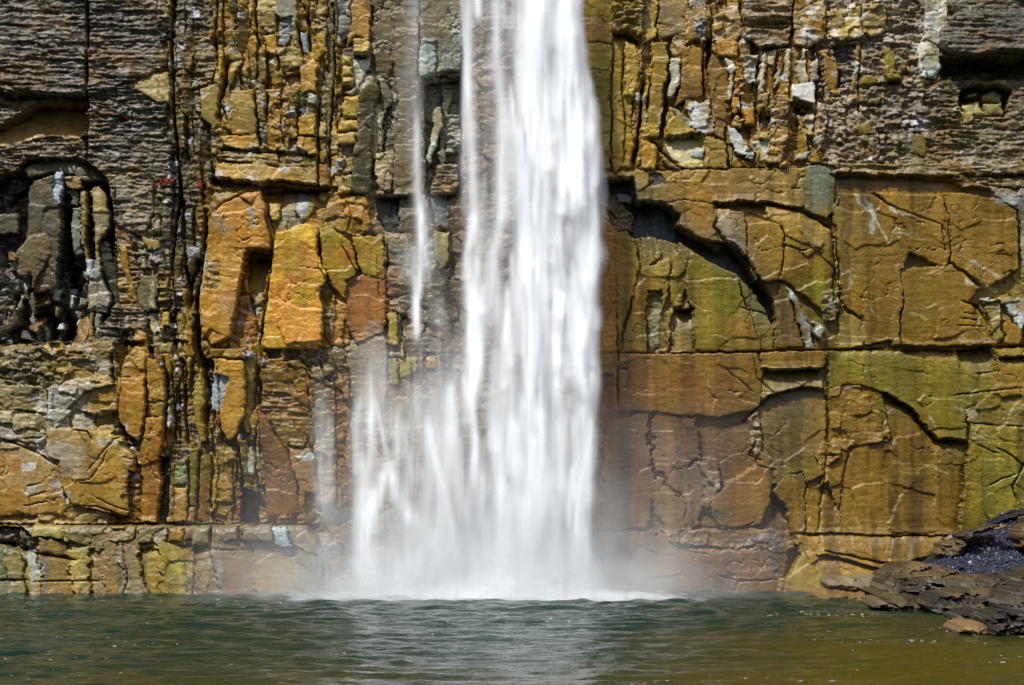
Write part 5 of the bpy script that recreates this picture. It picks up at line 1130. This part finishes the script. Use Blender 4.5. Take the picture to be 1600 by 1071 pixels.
rock('boulder', '1560,940 1600,916 1660,910 1712,906 1712,976 1640,978 1580,972 1556,960', 90.5, 1.1, (96, 86, 70), (58, 54, 50), (.4, .35, .12), 9, 4, 4, 'large dark boulder at the right edge above the waterline')
rock('boulder', '1490,968 1510,952 1550,954 1580,964 1560,976 1520,974', 88, .6, (70, 62, 48), (54, 50, 46), (.25, .25, .1), 6, 3, 3, 'small dark boulder half sunk behind the tan waterside slab')
rock('boulder', '1540,992 1542,968 1560,954 1590,958 1630,954 1712,950 1712,996 1640,998 1590,990', 80, .9, (74, 66, 54), (48, 44, 42), (.45, .25, .15), 8, 3, 3, 'nearest black boulder at the right edge of the pool')
rock('rock_slab', '1494,988 1504,976 1524,972 1546,976 1548,994 1520,996', 80.5, .6, (176, 138, 86), (140, 116, 84), (.12, .1, 0), 5, 3, 3, 'tan slab at the waterline left of the nearest black boulder')
rock('rock_slab', '1590,996 1610,990 1660,988 1712,986 1712,1004 1620,1002', 78.5, .5, (170, 136, 80), (120, 98, 60), (.12, .1, 0), 5, 2, 2, 'tan slab under the nearest black boulder in the right corner')
rock('boulder', '1506,842 1512,834 1522,828 1526,838 1518,848 1508,848', 103.6, .4, (60, 54, 44), None, (.1, .05, 0), 4, 1, 0, 'small black boulder lying high on the gravel by the cliff')
rock('boulder', '1492,838 1510,830 1540,824 1556,818 1560,822 1520,838 1500,844', 104.2, .4, (86, 74, 46), None, (.1, .05, 0), 4, 1.5, 0, 'dark ridge of rock where gravel meets the cliff')
rock('rock_slab', '1550,826 1570,820 1576,822 1560,828', 103.5, .25, (190, 140, 84), None, (.05, .02, 0), 3, .6, 0, 'small orange splinter of stone lying on the gravel')
rock('boulder', '1578,892 1606,880 1640,874 1700,872 1700,892 1620,900 1590,900', 102, .6, (88, 76, 50), (60, 56, 50), (.25, .2, .1), 6, 2, 2, 'brown boulder sticking out of the gravel near the right edge')
rock('boulder', '1462,862 1474,848 1500,842 1512,850 1500,866 1476,872', 104.0, .5, (120, 100, 60), (96, 82, 50), (.2, .1, .05), 5, 2, 1, 'brown boulder at the upper left tip of the gravel')
rock('boulder', '1586,856 1592,826 1604,806 1640,800 1680,830 1640,860', 103.8, .6, (140, 122, 70), (120, 100, 60), (.2, .1, .05), 5, 2, 1, 'olive boulder above the gravel at the right edge')
def scree():
    x, y, m, h, dist = SCR; rg = np.random.RandomState(4); ii = np.argwhere(m & (x < 1640)); ii = ii[rg.choice(len(ii), 5200)]
    base = np.array([(1, 0, 0), (-1, 0, 0), (0, 1, 0), (0, -1, 0), (0, 0, 1), (0, 0, -1)], np.float32)
    FF_ = np.array([(0, 2, 4), (2, 1, 4), (1, 3, 4), (3, 0, 4), (2, 0, 5), (1, 2, 5), (3, 1, 5), (0, 3, 5)])
    Vs, Fs, Cs = [], [], []; k = dist / D0
    for q, (a, b) in enumerate(ii):
        r = .035 + .11 * rg.rand() ** 4
        v = base * (r * rg.uniform(.5, 1.2, 3)) + rg.normal(0, r * .2, (6, 3)); th = rg.rand() * 6.3
        R2 = np.array([[math.cos(th), -math.sin(th), 0], [math.sin(th), math.cos(th), 0], [0, 0, 1]]); v = v @ R2
        xx, yy = x[a, b] + rg.uniform(-.7, .7), y[a, b] + rg.uniform(-.7, .7)
        Vs.append(v + ((xx - CX) / PXM * k, dist - D0 - h[a, b] - r * .3, HC - (yy - 750) / PXM * k)); Fs.append(FF_ + 6 * q)
        g = rg.uniform(.5, 1.5); c = np.array([.030, .037, .066]) * g if rg.rand() > .05 else np.array([.28, .3, .36]) * g
        Cs.append(np.tile(np.append(c, .35), (6, 1)))
    o = mesh_np('scree', np.concatenate(Vs), np.concatenate(Fs), ROCK, None, np.concatenate(Cs)); tag(o, 'dark blue grey gravel spilling down from the cliff on the right bank', 'gravel', kind='stuff')
scree()
# ------------------------------------------------------------------ plants rooted on the cliff
def leaf_mat(name):
    m, n, l, b = new_mat(name); b.inputs['Roughness'].default_value = .5
    at = n.new('ShaderNodeAttribute'); at.attribute_name = 'Col'; l.new(at.outputs['Color'], b.inputs['Base Color']); return m
LM = leaf_mat('leaves'); LG = (.05, .10, .02); LR = (.42, .06, .03)
def tuft(name, px, py, rx, ry, n, col, label, cat='plant', ls=.09, droop=0, group=None):
    i = int((px - GX[0]) / ST); j = int((py - GY[0]) / ST); d0 = float(H[max(0, j - 3):j + 4, max(0, i - 3):i + 4].max())
    rg = np.random.RandomState(int(px * 3 + py)); V, F, C = [(0, .08, 0)], [], [(.03, .025, .01, 1)]
    for q in range(n):
        a = rg.normal(0, .45, 3) * (rx / PXM, .12, ry / PXM); d = a / (np.linalg.norm(a) + 1e-3) + rg.normal(0, .6, 3) + (0, -.4, .4 - droop); d /= np.linalg.norm(d); s = np.cross(d, rg.normal(0, 1, 3)); s /= np.linalg.norm(s)
        L = ls * rg.uniform(.6, 1.5); w = L * .32; k = len(V); c = tuple(np.array(col) * rg.uniform(.5, 1.6)) + (1,)
        V += [a, a + s * .006, a + d * L * .5 + s * w, a + d * L, a + d * L * .5 - s * w]; C += [c] * 5
        F += [(0, k, k + 1, 0), (k, k + 1, k + 2, k + 3), (k, k + 3, k + 4, k)]
    F4 = [f for f in F if len(set(f)) == 4]; F3 = [tuple(dict.fromkeys(f)) for f in F if len(set(f)) == 3]
    me = bpy.data.meshes.new(name); me.from_pydata([tuple(map(float, v)) for v in V], [], F3 + F4)
    ca = me.color_attributes.new('Col', 'FLOAT_COLOR', 'POINT'); ca.data.foreach_set('color', np.array(C, np.float32).ravel()); me.materials.append(LM)
    o = bpy.data.objects.new(name, me); COL.objects.link(o); o.location = ((px - CX) / PXM, -d0 - .06, HC - (py - 750) / PXM); tag(o, label, cat, 'plants rooted on the cliff')
tuft('grass_tuft', 72, 5, 12, 4, 90, LG, 'bright green tuft growing at the top left of the grey shale')
tuft('grass_tuft', 172, 6, 8, 5, 50, LG, 'small green tuft on the top edge between two vertical joints')
tuft('fern', 245, 40, 9, 10, 60, LG, 'sparse green fern beside the long dark joint at upper left')
tuft('shrub', 468, 155, 15, 12, 190, LG, 'dark green bush rooted between orange blocks left of the waterfall')
tuft('fern', 482, 259, 9, 9, 80, LG, 'green fern just above the long black ledge crack')
tuft('fern', 362, 62, 10, 12, 60, LG, 'faint green fern clinging high on the blocky columns')
tuft('shrub', 364, 5, 8, 10, 70, LG, 'green bush at the very top left of the tan block')
tuft('fern', 1524, 26, 14, 8, 70, LG, 'green fern growing above the dark overhang at top right')
tuft('fern', 1478, 132, 14, 8, 70, LG, 'green fern hanging below the left end of the dark overhang')
tuft('moss_cushion', 1118, 800, 12, 7, 120, LG, 'dark moss cushion low on the wet wall right of the waterfall', ls=.06)
tuft('red_creeper', 256, 285, 13, 5, 130, LR, 'red leaved creeper left of the long dark joint', ls=.08)
tuft('red_creeper', 311, 288, 5, 9, 60, LR, 'red leaved creeper hanging by the left end of the long ledge', ls=.08, droop=1)
